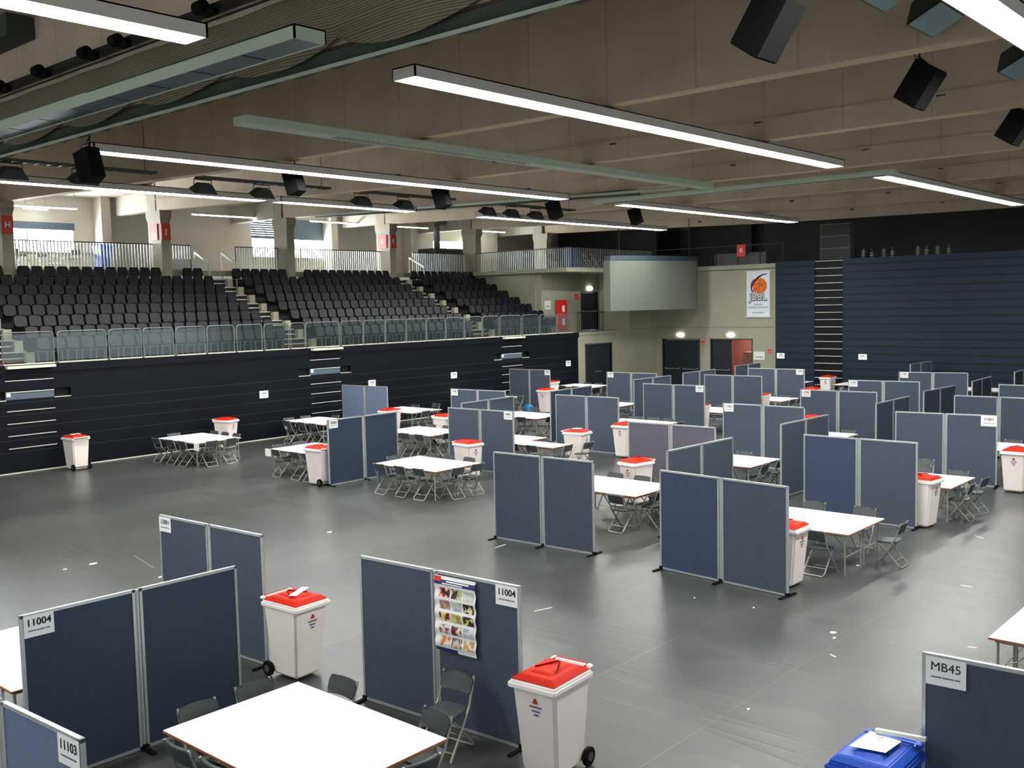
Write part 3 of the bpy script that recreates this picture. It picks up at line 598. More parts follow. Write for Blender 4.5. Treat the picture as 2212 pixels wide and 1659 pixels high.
# ================================================================== CEILING FITTINGS
def light(x0, x1, y, label, w_=.5, z=8.22, n=12, lit=True, axis=0):
    x0, x1, y = x0 * .924, x1 * .924, y * .924
    t = thing('ceiling_light' if lit else 'ceiling_panel', label, 'light', (x0, y, z), 0 if axis == 0 else PI / 2, 'long ceiling light strips' if lit else 'unlit long ceiling fixtures')
    L = x1 - x0
    MB().box((0, 0, 0), (L, .02, .18)).box((0, w_ - .02, 0), (L, w_, .18)).box((0, 0, .16), (L, w_, .18)).box((0, 0, 0), (.03, w_, .18)).box((L - .03, 0, 0), (L, w_, .18)).build('housing', 'housing' if lit else 'vent', t)
    for k in range(n):
        MB().box((k * L / n + .03, .03, .012), ((k + 1) * L / n - .03, w_ - .03, .03)).build('diffuser', 'lit' if lit else 'vent_panel', t)
    return t
light(11.42, 28.15, 12.05, 'brightest long lit ceiling strip, right of the middle of the ceiling')
light(11.2, 28.75, 22.5, 'long lit ceiling strip left of centre, starting near the first hanging speaker')
light(-3.0, 7.82, 12.3, 'lit ceiling strip at the top left photo corner', n=8)
light(8.6, 20.55, 29.15, 'long lit ceiling strip over the grandstand, left one', n=8)
light(21.1, 27.5, 29.15, 'lit ceiling strip over the grandstand, second from the left', n=5)
light(31.4, 45.6, 29.15, 'lit ceiling strip over the grandstand end, right of the floodlights', n=10)
light(32.1, 46.9, 22.4, 'far lit ceiling strip above the hanging screen', n=10)
light(31.5, 46.6, 12.05, 'far lit ceiling strip at the right photo edge', n=10)
light(8.5, 28.0, 3.95, 'lit ceiling strip at the top right photo corner', n=12, w_=.5)
t = thing('ceiling_duct', 'long unlit grey green ceiling duct between the two long lit strips', 'duct', (10.9, 16.03, 8.22)); MB().box((0, 0, 0), (16.8, .42, .16)).build('casing', 'vent', t, bevel=.01)
hp_ = MB()
for k in range(46):
    for j in range(3): hp_.box((2.2 + k * .13, .06 + j * .09, -.004), (2.26 + k * .13, .10 + j * .09, 0))
hp_.build('perforation', 'dark_green', t)
t = thing('ceiling_duct', 'long unlit grey green ceiling duct crossing under the far ceiling', 'duct', (28.45, 10.75, 8.2)); MB().box((0, 0, 0), (.38, 10.5, .14)).build('casing', 'vent', t, bevel=.01); MB().box((.12, .3, -.01), (.2, 10.2, 0)).build('slot', 'dark_green', t)
t = thing('curtain_track', 'dark green divider curtain track crossing the ceiling under a beam', 'track', (28.1, 0, 8.42)); MB().bar((-.15, 19, -.05), (-.15, 36, .42), .36, .14).build('rolled_curtain', 'dark_green', t, bevel=.03); MB().bar((-.42, 17, -.1), (-.42, 36, .42), .06, .08).build('rail', 'vent', t)
light(9.2, 21.4, 11.5, 'unlit long ceiling fixture with grey panels hanging below the divider net', n=9, lit=False, axis=1)
# divider net --------------------------------------------------------
t = thing('divider_net', 'bundled yellowish divider net draped along the near roof beam', 'net', (0, 0, 0))
v, fs = [], []; NY, NZ = 160, 10
for i in range(NY + 1):
    y = 4 + i * (36 - 4) / NY; ph = (y % 2.9) / 2.9; sag = .30 * math.sin(PI * ph) ** .8
    for j in range(NZ + 1):
        s_ = j / NZ; z = 9.45 - s_ * (.78 + sag); x = 9.50 - .10 * math.sin(PI * s_) - .16 * s_ * math.sin(PI * ph) - .02 * math.sin(y * 3 + s_ * 5); v.append((x, y, z))
for i in range(NY):
    for j in range(NZ): a_ = i * (NZ + 1) + j; fs.append((a_, a_ + 1, a_ + NZ + 2, a_ + NZ + 1))
MB().add(v, fs).build('mesh', 'net', t, smooth=True)
v, fs = [], []
for i in range(NY * 2 + 1):
    y = 4 + i * (36 - 4) / (NY * 2)
    for j in range(9):
        q = PI * j / 8 + PI; r_ = .17 + .025 * math.sin(y * 7) ; v.append((9.72 + .2 * math.cos(q), y, 8.52 + r_ * math.sin(q)))
for i in range(NY * 2):
    for j in range(8): a_ = i * 9 + j; fs.append((a_, a_ + 1, a_ + 10, a_ + 9))
MB().add(v, fs).build('rolled_curtain', 'dark_green', t, smooth=True)
MB().bar((9.6, 4, 8.34), (9.6, 36, 8.34), .03, .05).build('lower_rail', 'vent', t)
t = thing('stage_track', 'dark ceiling track with round rollers above the divider net', 'track', (9.35, 4, 9.62))
MB().box((0, 0, 0), (.16, 32, .12)).box((-.1, 0, -.2), (-.07, 32, -.17)).build('rail', 'black_metal', t)
for y in (10.5, 12.6, 14.6, 16.2, 17.4, 18.6, 20.6, 22.5, 24.6): 
    MB().cyl((-.12, y - 4, .06), .11, .22, 1, 14).box((-.1, y - 4.2, -.08), (.02, y - 3.9, .02)).build('roller', 'black', t)
o = MB().box((9.0, 21.5, 10.5), (9.55, 27, 10.94)).build('air_duct', 'dark_green'); tag(o, 'dark box duct under the ceiling at the top left', 'duct')
# speakers --------------------------------------------------------------
def speaker(c, rz, tilt, label, s=1.0):
    t = thing('hanging_speaker', label, 'speaker', c, rz, 'black hanging speakers'); mt = Matrix.Rotation(tilt, 4, 'Y')
    MB().add([mt @ Vector(p) for p in [(-.2 * s, -.15 * s, -.31 * s), (-.2 * s, .15 * s, -.31 * s), (.2 * s, .22 * s, -.31 * s), (.2 * s, -.22 * s, -.31 * s), (-.2 * s, -.15 * s, .31 * s), (-.2 * s, .15 * s, .31 * s), (.2 * s, .22 * s, .31 * s), (.2 * s, -.22 * s, .31 * s)]], [(0, 1, 2, 3), (7, 6, 5, 4), (0, 4, 5, 1), (1, 5, 6, 2), (2, 6, 7, 3), (3, 7, 4, 0)]).build('cabinet', 'black', t, bevel=.01)
    MB().add([mt @ Vector(p) for p in [(.202 * s, -.2 * s, -.29 * s), (.202 * s, .2 * s, -.29 * s), (.202 * s, .2 * s, .29 * s), (.202 * s, -.2 * s, .29 * s), (.21 * s, -.2 * s, -.29 * s), (.21 * s, .2 * s, -.29 * s), (.21 * s, .2 * s, .29 * s), (.21 * s, -.2 * s, .29 * s)]], [(0, 1, 2, 3), (7, 6, 5, 4), (0, 4, 5, 1), (1, 5, 6, 2), (2, 6, 7, 3), (3, 7, 4, 0)]).build('grille', 'rubber', t)
    top = mt @ Vector((0, 0, .3)); MB().bar(top, (0, 0, .42), .04).bar((0, 0, .4), (0, 0, (8.62 if c[0] < 10 or c[0] == 34.1 else 10.95) - c[2]), .025).tube([(0, 0, .42), (-.12, .1, .5), (-.1, .16, .3), (0, .1, .2)], .008, 5).build('bracket', 'black_metal', t)
for i, (x, y, z) in enumerate(((9.75, 19.75, 7.75), (16.4, 22.0, 8.12), (22.05, 22.2, 8.1), (28.15, 22.7, 8.1), (34.1, 23.3, 8.22))):
    speaker((x, y, z), math.radians(95), math.radians(18), 'black hanging speaker, ' + ['leftmost of the row under the long lit strip', 'second from the left of the row over the grandstand front', 'third from the left of the row over the grandstand front', 'fourth from the left of the row over the grandstand front', 'last of the row, left of the far lit strip'][i])
for i, (x, y, z) in enumerate(((10.2, 5.25, 7.75), (16.5, 5.85, 8.12), (22.0, 5.9, 8.12))):
    speaker((x, y, z), math.radians(-92), math.radians(34), 'tilted black hanging speaker, ' + ['nearest one at the top right of the picture', 'middle one of three on the right', 'one cut by the right photo edge'][i], 1.06)
# floodlights on trays ----------------------------------------------------
for i, (x0, x1, y) in enumerate(((8.8, 14.8, 26.25), (16.1, 20.9, 26.25), (22.3, 26.6, 26.2), (28.3, 33.8, 26.25))):
    t = thing('cable_tray', ['leftmost grey cable tray above the grandstand floodlights', 'second grey cable tray from the left above the floodlights', 'third grey cable tray from the left above the floodlights', 'farthest grey cable tray above the floodlights'][i], 'cable tray', (x0, y, 8.62), 0, 'cable trays')
    q = MB().box((0, -.12, 0), (x1 - x0, -.10, .08)).box((0, .10, 0), (x1 - x0, .12, .08))
    for k in range(int((x1 - x0) / .3)): q.box((k * .3, -.1, 0), (k * .3 + .06, .1, .015))
    q.build('ladder', 'tray', t)
    for hx in (.3, x1 - x0 - .3): MB().bar((hx, 0, .0), (hx, 0, 2.33), .015).build('hanging_rod', 'tray', t)
def flood(c, s, label, flip=False):
    t = thing('floodlight', label, 'floodlight', c, PI if flip else 0, 'grey floodlights'); k = s
    mt = Matrix.Rotation(math.radians(26), 4, 'X')
    b_ = MB().frustum((-.40 * k, -.22 * k), (.40 * k, .22 * k), (-.22 * k, -.1 * k), (.22 * k, .1 * k), 0, .26 * k); b_.v = [tuple(mt @ Vector(v)) for v in b_.v]; b_.build('body', 'lamp_body', t, bevel=.02)
    MB().box((-.37 * k, -.19 * k, -.015), (.37 * k, .19 * k, 0), mt).build('glass', 'lamp_glass', t)
    MB().tube([(-.3 * k, 0, .12), (-.3 * k, 0, .36 * k), (.3 * k, 0, .36 * k), (.3 * k, 0, .12)], .018, 6).bar((0, 0, .34 * k), (0, 0, (8.66 if not flip else 10.94) - c[2]), .03).build('yoke', 'lamp_body', t)
    return t
for i, x in enumerate((11.9, 13.9, 17.8, 20.0, 24.3, 26.4, 31.1, 32.6, 34.2)):
    flood((x * .915, 26.25, 8.25), .95, 'grey floodlight over the grandstand, %s from the left' % ORD[i])
for i, x in enumerate((12.95, 14.75, 18.9)):
    o = flood((x, 5.0, 8.62), 1.25, ['pale-faced floodlight cut by the top photo edge', 'large pale-faced floodlight left of the top right light strip', 'pale-faced floodlight at the right photo edge'][i], True)

# ================================================================== FLOOR OBJECTS: prototypes
def make_chair():
    t = thing('folding_chair', 'x', 'chair')
    # long front legs run up to the back
    for s in (-1, 1):
        MB().tube([(.24, s * .225, 0), (.245, s * .225, .015), (0, s * .215, .33), (-.12, s * .21, .50), (-.225, s * .205, .80)], .014, 7).build('front_leg', 'steel', t)
    MB().tube([(.19, -.22, .085), (.19, .22, .085)], .009, 6).build('crossbar', 'steel', t)
    r = [(.12, -.18, .40), (-.20, -.195, .05), (-.235, -.17, .012), (-.235, .17, .012), (-.20, .195, .05), (.12, .18, .40)]
    MB().tube(r, .0125, 7).build('rear_leg', 'steel', t)
    MB().tube([(-.14, -.19, .13), (-.14, .19, .13)], .008, 6).build('rear_crossbar', 'steel', t)
    st = MB(); P = [(x, y) for x, y in rr(.40, .40, .10, 5)]
    st.plate([(x * (1.0), y * (1.0 - .12 * (-x))) for x, y in P], (.03, 0, .435), (1, 0, -.06), (0, 1, 0), .028); st.build('seat', 'plastic', t, bevel=.008)
    b = MB(); n = 8; pts = []
    ux = Vector((-.36, 0, 1)).normalized()
    for j, (h, wd_) in enumerate(((0, .36), (.03, .42), (.13, .44), (.17, .42), (.20, .34))):
        for i in range(n + 1):
            u = -1 + 2 * i / n; base = Vector((-.165, 0, .605)) + ux * h; pts.append((base.x + .03 * u * u - .03, u * wd_ / 2, base.z))
    fs = [(j * (n + 1) + i, j * (n + 1) + i + 1, (j + 1) * (n + 1) + i + 1, (j + 1) * (n + 1) + i) for j in range(4) for i in range(n)]
    o = len(pts); b.add(pts + [(p[0] + .03, p[1], p[2] + .012) for p in pts], fs + [tuple(o + q for q in f[::-1]) for f in fs]); m = 4 * (n + 1)
    for i in range(n): b.f.append((m + i, m + i + 1, o + m + i + 1, o + m + i)); b.f.append((i + 1, i, o + i, o + i + 1))
    for j in range(4): a = j * (n + 1); c = a + n + 1; b.f.append((a, c, o + c, o + a)); a += n; c += n; b.f.append((c, a, o + a, o + c))
    b.build('backrest', 'plastic', t, bevel=.005)
    index(t); return t
protos['chair'] = (make_chair(), False)
def make_table(L=2.3, W_=.8):
    t = thing('folding_table', 'x', 'table')
    MB().box((0, 0, .722), (W_, L, .742)).build('tabletop', 'white_top', t, bevel=.003)
    MB().box((-.003, -.003, .712), (W_ + .003, L + .003, .7355)).build('edge_band', 'wood_edge', t)
    MB().box((.05, .06, .675), (W_ - .05, .09, .712)).box((.05, L - .09, .675), (W_ - .05, L - .06, .712)).box((.05, .06, .675), (.08, L - .06, .712)).box((W_ - .08, .06, .675), (W_ - .05, L - .06, .712)).build('under_frame', 'steel', t)
    for x in (.06, W_ - .06):
        for y in (.09, L - .09): MB().tube([(x, y, 0), (x, y, .7)], .016, 8).build('leg', 'steel', t)
    for y in (.09, L - .09): 
        s = 1 if y < 1 else -1
        MB().tube([(W_ / 2, y, .32), (W_ / 2, y + s * .12, .36), (W_ / 2, y + s * .42, .69)], .009, 6).tube([(.06, y, .32), (W_ - .06, y, .32)], .009, 6).build('brace', 'steel', t)
    index(t); return t
protos['table'] = (make_table(), False)
def make_bin(body, rim, lid, kind):
    t = thing('wheelie_bin', 'x', 'bin')
    MB().frustum((-.26, -.22), (.24, .22), (-.33, -.27), (.33, .27), .03, .98).build('body', body, t, bevel=.035, seg=3)
    r = MB().box((-.35, -.29, .93), (.37, .29, .99)).box((-.335, -.275, .985), (.35, .275, 1.01)); r.build('rim', rim, t, bevel=.012)
    l = MB().frustum((-.33, -.27), (.34, .27), (-.24, -.20), (.28, .20), 1.012, 1.065).frustum((-.2, -.14), (.2, .14), (-.17, -.10), (.16, .10), 1.06, 1.085)
    l.bar((.1, -.14, 1.085), (-.16, 0, 1.1), .02, .02).bar((.1, .14, 1.085), (-.16, 0, 1.1), .02, .02)
    lo = l.build('lid', lid, t, bevel=.012)
    MB().tube([(-.30, -.2, 1.02), (-.395, -.19, 1.03), (-.395, .19, 1.03), (-.30, .2, 1.02)], .014, 6).build('lid_handle', lid, lo)
    MB().box((-.42, -.25, 1.0), (-.335, .25, 1.035)).build('handle', rim, t, bevel=.012)
    for y in (-.29, .24):
        wh = MB().cyl((-.27, y, .1), .1, .05, 1, 20).build('wheel', 'rubber', t, bevel=.008); MB().cyl((-.27, y - .006, .1), .05, .062, 1, 12).build('hub', 'hub', wh)
    MB().tube([(-.27, -.25, .1), (-.27, .25, .1)], .012, 6).build('axle', 'black_metal', t)
    if kind == 'white':
        # printed logo on the front (+x), following its slope
        def on(z): return .24 + (z - .03) / .95 * .09 + .003
        q = MB(); q.plate([(-.035, 0), (.035, 0), (.012, .055), (-.012, .055)], (on(.80), .02, .80), (0, 1, 0), (.095, 0, 1), .003); q.build('logo', 'print_red', t)
        for z, w_ in ((.765, .15), (.72, .10), (.68, .06)): MB().plate(rr(w_, .018, .004, 1), (on(z), .02, z), (0, 1, 0), (.095, 0, 1), .002).build('print', 'print_grey', t)
    index(t); return t
protos['bin'] = (make_bin('bin_white', 'bin_rim', 'bin_red', 'white'), False)
protos['bin_blue'] = (make_bin('bin_blue', 'bin_blue', 'bin_blue', 'blue'), False)
protos['bin_navy'] = (make_bin('bin_navy', 'bin_navy', 'bin_navy', 'navy'), False)
# ------------------------------------------------------------------ partition screens
PW, PH = 1.2, 1.8
def make_board():
    """a two-panel screen along local x, centred"""
    t = thing('partition_screen', 'x', 'screen'); g_ = .09
    for s in (-1, 1):
        x0 = -PW - g_ / 2 + .02 if s < 0 else g_ / 2 - .02; x1 = x0 + PW
        b = MB().box((x0 + .03, -.012, .04), (x1 - .03, .012, PH - .03)).build('fabric_panel', 'fabric', t)
        MB().box((x0, -.02, .01), (x0 + .032, .02, PH)).box((x1 - .032, -.02, .01), (x1, .02, PH)).box((x0, -.02, PH - .032), (x1, .02, PH)).box((x0, -.02, .01), (x1, .02, .042)).build('frame', 'alu', t)
    MB().cyl((0, 0, .02), .024, PH - .03, 2, 10).build('pole', 'alu', t)
    for x in (-PW - .01, 0, PW + .01):
        MB().bar((x, -.02, .015), (x, -.24, .012), .05, .02).bar((x, .02, .015), (x, .24, .012), .05, .02).box((x - .03, -.03, 0), (x + .03, .03, .06)).build('foot', 'black', t)
    index(t); return t
protos['board'] = (make_board(), False)
SCR = {}
def screen(k, a, b, label, sign=None, tone=(None, None)):
    a, b = Vector((*a, 0)), Vector((*b, 0)); mid = (a + b) / 2; d = (b - a).normalized(); rz = math.atan2(d.y, d.x)
    o = place('board', mid, rz, label, 'screen', 'grey blue partition screens')
    o.scale.x = max(.98, min(1.06, (b - a).length / 2.45)); SCR[k] = (mid, d, rz)
    ps = [c for c in o.children if c.name.startswith('fabric_panel')]; ps.sort(key=lambda c: sum(v.co.x for v in c.data.vertices))
    for c, tn in zip(ps, tone):
        if tn: c.data = c.data.copy(); c.data.materials[0] = M['fabric_' + tn]
    if sign:
        side, key, w_, h_, desc = sign
        nn = Vector((d.y, -d.x, 0))
        if nn.dot(-mid) < 0: nn = -nn
        ux = d if nn.dot(d.cross(Vector((0, 0, 1)))) > 0 else -d
        e = (PW - w_ / 2 - .0) * (-1 if side == 'L' else 1)
        c = mid + d * e + nn * .024 + Vector((0, 0, PH - .02 - h_ / 2))
        t = thing('paper_sign', desc, 'sign', c, 0, 'booth number signs')
        MB().plate(rr(w_, h_, .004, 1), (0, 0, 0), ux, (0, 0, 1), .002).build('sheet', 'paper', t)
        text(key, 'lettering', 'ink', t, nn * .0035 + Vector((0, 0, h_ * .16)), (PI / 2, 0, math.atan2(ux.y, ux.x)))
        for q0, q1 in ((-.36, -.1), (-.08, .2), (.22, .36)):
            MB().plate([(q0 * w_, -.006), (q1 * w_, -.006), (q1 * w_, .006), (q0 * w_, .006)], nn * .003 + Vector((0, 0, -h_ * .2)), ux, (0, 0, 1), .001).build('text_line', 'print_grey', t)
A4 = (.30, .22)
def sg(side, key, desc, w_=.30, h_=.22): return (side, key, w_, h_, 'white paper sign ' + desc)
screen('PC', (7.73, 9.36), (7.89, 6.93), 'grey blue screen in the foreground with the picture poster and a 11004 sign', sg('R', '11004', 'reading 11004 beside the picture poster'))
screen('PD', (4.06, 10.24), (6.52, 10.18), 'dark grey blue foreground screen behind the large white table, 11004 sign at its left', sg('L', '11004', 'reading 11004 on the dark screen at the left'), tone=('dark', 'dark'))
screen('PE', (7.53, 13.70), (7.66, 11.28), 'grey blue screen standing behind the dark foreground screen', sg('L', '13001', 'on the screen standing behind the dark foreground screen'))
screen('PF', (2.97, 9.30), (3.11, 6.88), 'light blue screen cut by the lower left photo corner', sg('R', '11103', 'reading 11103 at the lower left corner'), tone=('pale', 'pale'))
screen('MB', (8.46, 2.92), (8.6, .46), 'dark screen at the lower right photo corner behind the blue bin', sg('L', 'MB45', 'reading MB45 at the lower right corner', .32, .24))
screen('PA', (14.98, 13.80), (15.08, 11.33), 'free-standing grey blue screen in the middle with black feet')
screen('PB', (14.99, 9.79), (14.76, 7.22), 'free-standing screen right of the middle with a two-tone fabric', tone=('blue', None))
screen('P1', (24.95, 30.96), (25.12, 28.5), 'pale bluish screen nearest the grandstand wall, behind the red-lidded bin', tone=('pale', 'pale'))
screen('P2', (16.78, 21.52), (19.27, 21.5), 'dark screen left of centre beside the bin with a black wheel', sg('L', '13003', 'on the dark screen left of centre'), tone=('dark', 'dark'))
screen('P3', (25.62, 25.63), (25.82, 23.15), 'half hidden screen behind the slanting dark one', sg('L', '13002', 'on the half hidden screen left of the far bins'))
screen('P4', (21.98, 21.56), (24.52, 21.65), 'slanting dark screen whose top edge rises to the right, left of centre')
screen('P5', (20.85, 20.99), (20.97, 18.52), 'screen behind the bin with the blue crate', sg('R', '14001', 'on the screen behind the bin with the blue crate'))
screen('P6', (34.92, 31.94 - .9), (34.98, 29.35 - .7), 'farthest left screen against the grandstand wall', sg('R', '12002', 'on the farthest left screen against the grandstand wall'))
screen('P7', (26.5, 21.73), (29.0, 21.83), 'very dark slanting screen beside the far red-lidded bins', tone=('dark', 'dark'))
screen('P8', (25.64, 20.78), (25.71, 18.29), 'large screen behind the tall white bin in the middle')
screen('P9', (35.05, 25.55), (35.08, 23.02), 'screen in front of the low double door with a sign at its left corner', sg('L', '12003', 'on the screen in front of the low double door'))
screen('P10', (31.95, 22.03), (34.43, 21.93), 'slanting dark screen joined to the one before the low double door')
screen('P11', (30.64, 20.7), (30.78, 18.2), 'screen with white tape on its middle pole', sg('R', '12001', 'on the screen with the taped middle pole'))
screen('P12', (20.71, 14.45), (20.76, 11.99), 'greyish screen behind the open-lidded bin right of centre', tone=('grey', 'grey'))
screen('P13', (35.85, 22.25), (38.32, 22.15), 'slanting screen in front of the closed double door')
screen('P14', (35.36, 20.94), (35.55, 18.48), 'screen in front of the slanting one by the double doors')
screen('P15', (40.6, 22.43), (42.9, 22.42), 'small slanting screen in front of the open door')
screen('P16', (39.48, 21.2), (39.69, 18.68), 'screen right of the open door with a sign at its right corner', sg('R', '12002', 'on the screen right of the open door'))
screen('P17', (25.79, 14.66), (25.87, 12.16), 'large screen right of the narrow gap with a sign at its left corner', sg('L', '11003', 'on the large screen right of the narrow gap'))
screen('P18', (16.97, 10.92), (19.44, 10.82), 'low slanting screen behind the two-tone screen')
screen('P19', (22.08, 11.0), (24.56, 10.92), 'slanting screen just left of the large blue one')
screen('P20', (30.89, 14.69), (31.02, 12.18), 'screen with red specks on its middle pole', sg('L', '11002', 'on the screen with the specked middle pole'))
screen('P21', (20.7, 9.76), (20.7, 7.29), 'large deep blue screen behind the chairs on the right', tone=('blue', None))
screen('P22', (35.18, 14.88), (35.44, 12.43), 'screen in front of the long far tables', sg('L', '11001', 'on the screen in front of the long far tables'))
screen('P23', (27.73, 10.93), (30.23, 10.92), 'slanting screen with a bright top edge between two large blue screens')
screen('P24', (26.06, 9.76), (26.32, 7.34), 'large screen at the right with a sign at its right corner', sg('R', '11001', 'on the large screen at the right beside the wheeled bin', .36, .26))
screen('P25', (39.73, 14.76), (40.17, 12.28), 'far right screen in front of the navy bleacher with a sign', sg('L', '11001', 'on the far right screen in front of the navy bleacher'))
screen('P26', (44.4, 16.0), (46.85, 15.95), 'tall looking grey screen standing at the navy bleacher')
screen('P27', (31.98, 11.1), (34.5, 10.95), 'slanting screen right of the small white table glimpse')
screen('P28', (36.3, 10.97), (38.75, 11.06), 'slanting screen with vertical seams near the right photo edge')
screen('P29', (31.09, 9.9), (31.2, 7.42), 'wide screen cut by the right photo edge, above the numbered one')
screen('P30', (35.5, 9.89), (35.5, 7.4), 'farther screen cut by the right photo edge')
screen('P31', (41.3, 10.95), (43.75, 10.98), 'slanting screen at the right photo edge before the bleacher')
# poster on PC ---------------------------------------------------------
mid, d, rz = SCR['PC']; nn = Vector((-1, 0, 0)); nn = Vector((d.y, -d.x, 0)); nn = nn if nn.dot(-mid) > 0 else -nn; ux = d
t = thing('picture_poster', 'long white poster with fifteen small pictures hanging on the foreground screen', 'poster', mid + d * .03 + nn * .035 + Z * (PH - .04), 0)
PWd, PHt = .60, .86
fx = lambda s: nn * (.02 * math.sin(s * PI * 5) ** 2 + .012 * s)
def strip(u0, u1, s0, s1, off, name, m, n=10):
    v, fs = [], []
    for k in range(n + 1):
        s_ = s0 + (s1 - s0) * k / n
        for u in (u0, u1): v.append(ux * (u * PWd) - Z * (s_ * PHt) + fx(s_) + nn * off)
    for k in range(n): fs.append((2 * k, 2 * k + 1, 2 * k + 3, 2 * k + 2))
    return MB().add(v, fs)
strip(0, 1, 0, 1, 0, '', '', 40).add([], []).build('sheet', 'paper', t)
strip(0, 1, .035, .11, .002, '', '').build('header', 'navy', t); strip(0, .16, .01, .07, .003, '', '').build('header_red', 'red', t)
strip(.17, .98, .0, .045, .004, '', '').build('header_white', 'paper', t); strip(.3, .85, .055, .072, .004, '', '').build('title_line', 'paper', t); strip(.2, .7, .085, .1, .004, '', '').build('title_line', 'paper', t)
strip(0, .55, .955, 1.0, .002, '', '').build('footer', 'navy', t)
PC = [((226, 92, 30), (250, 240, 236), (20, 20, 30)), ((196, 190, 170), (196, 206, 60), (50, 40, 30)), ((196, 202, 190), (214, 218, 208), (190, 196, 186)),
      ((176, 140, 120), (214, 186, 160), (150, 110, 100)), ((206, 214, 210), (150, 158, 156), (206, 214, 210)), ((60, 24, 26), (236, 224, 170), (30, 22, 20)),
      ((120, 26, 26), (236, 222, 140), (40, 26, 20)), ((206, 196, 140), (222, 220, 140), (170, 150, 70)), ((30, 26, 24), (226, 222, 120), (60, 50, 30)),
      ((226, 220, 212), (120, 30, 34), (210, 200, 190)), ((96, 84, 140), (226, 216, 150), (110, 30, 40)), ((188, 188, 200), (216, 212, 224), (160, 162, 176)),
      ((230, 214, 200), (206, 120, 60), (226, 216, 200)), ((30, 28, 34), (240, 238, 226), (200, 190, 170)), ((206, 168, 110), (246, 240, 226), (196, 150, 96))]
def picmat(i, c):
    m = mat('picture_%d' % i, c[0], .6); nt = m.node_tree; b = nt.nodes['Principled BSDF']; n = nt.nodes.new('ShaderNodeTexNoise'); n.inputs['Scale'].default_value = 13; n.inputs['Detail'].default_value = 2
    mp = nt.nodes.new('ShaderNodeMapping'); mp.inputs['Location'].default_value = (i * 3.1, i, 0); nt.links.new(nt.nodes['Texture Coordinate'].outputs['Object'], mp.inputs[0]); nt.links.new(mp.outputs[0], n.inputs['Vector'])
    r = nt.nodes.new('ShaderNodeValToRGB'); lin = lambda q: (*[((v / 255 + .055) / 1.055) ** 2.4 for v in q], 1)
    r.color_ramp.interpolation = 'EASE'; e = r.color_ramp.elements; e[0].position = .40; e[0].color = lin(c[2]); e[1].position = .60; e[1].color = lin(c[1]); q = e.new(.5); q.color = lin(c[0])
    nt.links.new(n.outputs['Fac'], r.inputs['Fac']); nt.links.new(r.outputs['Color'], b.inputs['Base Color']); return m
for i, c in enumerate(PC):
    r_, k = divmod(i, 3); strip(.12 + k * .29, .37 + k * .29, .15 + r_ * .162, .275 + r_ * .162, .003, '', '').build('picture', picmat(i, c), t)
# ------------------------------------------------------------------ tables
TG = 'white folding tables'
TB = {'T1': (4.80, 6.58, 'the large foreground table'), 'T14': (4.28, 11.1, 'the table cut by the left photo edge'), 'T2': (16.96, 17.58, 'the open-floor table left of centre'), 'T3': (16.46, 27.55, 'the lone grandstand wall table'),
      'T4': (17.05, 22.25, 'the table behind the left bin'), 'T5': (21.68, 28.0, 'the table left of the pale screen'), 'T6': (25.9, 28.02, 'the table right of the pale screen'), 'T7': (21.6, 22.55, 'the table right of the dark screen'),
      'T8': (26.9, 22.65, 'the table left of the darkest screen'), 'T10': (17.15, 11.8, 'the table beside the free-standing screen'), 'T11': (16.42, 6.93, 'the table by the two-tone screen'), 'T12': (21.65, 6.93, 'the table behind the right-hand bin'),
      'T21': (21.75, 11.62, 'the table behind the low screen'), 'T22': (27.25, 11.9, 'the table behind the large blue screen'), 'T18': (27.0, 17.92, 'the table behind the greyish screen'), 'T20': (31.8, 17.4, 'the table seen in the narrow gap'),
      'T17': (31.6, 22.55, 'the table before the low door'), 'T19': (36.45, 18.12, 'the table before the far screens'), 'T15': (38.2, 28.7, 'the far table at the door wall'), 'T16': (31.4, 28.75, 'the far table by the grandstand wall'),
      'T23': (44.6, 17.35, 'the tables at the navy bleacher'), 'T24': (44.4, 21.2, 'the far table left of the tall bin'), 'T25': (32.3, 12.3, 'the table glimpsed between right-hand screens'), 'T27': (44.4, 11.9, 'the far table near the right edge'),
      'T28': (27.6, 6.3, 'the table at the right-edge bin'), 'T13': (12.4, 1.22, 'the wood-edged table at the right')}
for k, (x, y, dsc) in TB.items():
    for j, nm in enumerate(('nearer', 'farther')):
        place('table', (x + j * .802, y, 0), 0, 'white folding table, %s half of %s' % (nm, dsc), 'table', TG)
place('table', (21.70, 17.72, 0), 0, 'white folding table, nearer half of the offset pair beside the tall bin', 'table', TG)
place('table', (22.51, 19.25, 0), 0, 'white folding table, farther half of the offset pair beside the tall bin', 'table', TG)
# table label sheets
for i, (x, y) in enumerate(((17.05, 24.62), (16.46, 27.5))):
    o = MB().box((x - .02, y - .12, .52), (x - .014, y + .16, .74)).build('paper_slip', 'paper'); tag(o, ['white paper slip hanging from the corner of the table behind the bin', 'white paper slip hanging from the near corner of the lone table'][i], 'paper')
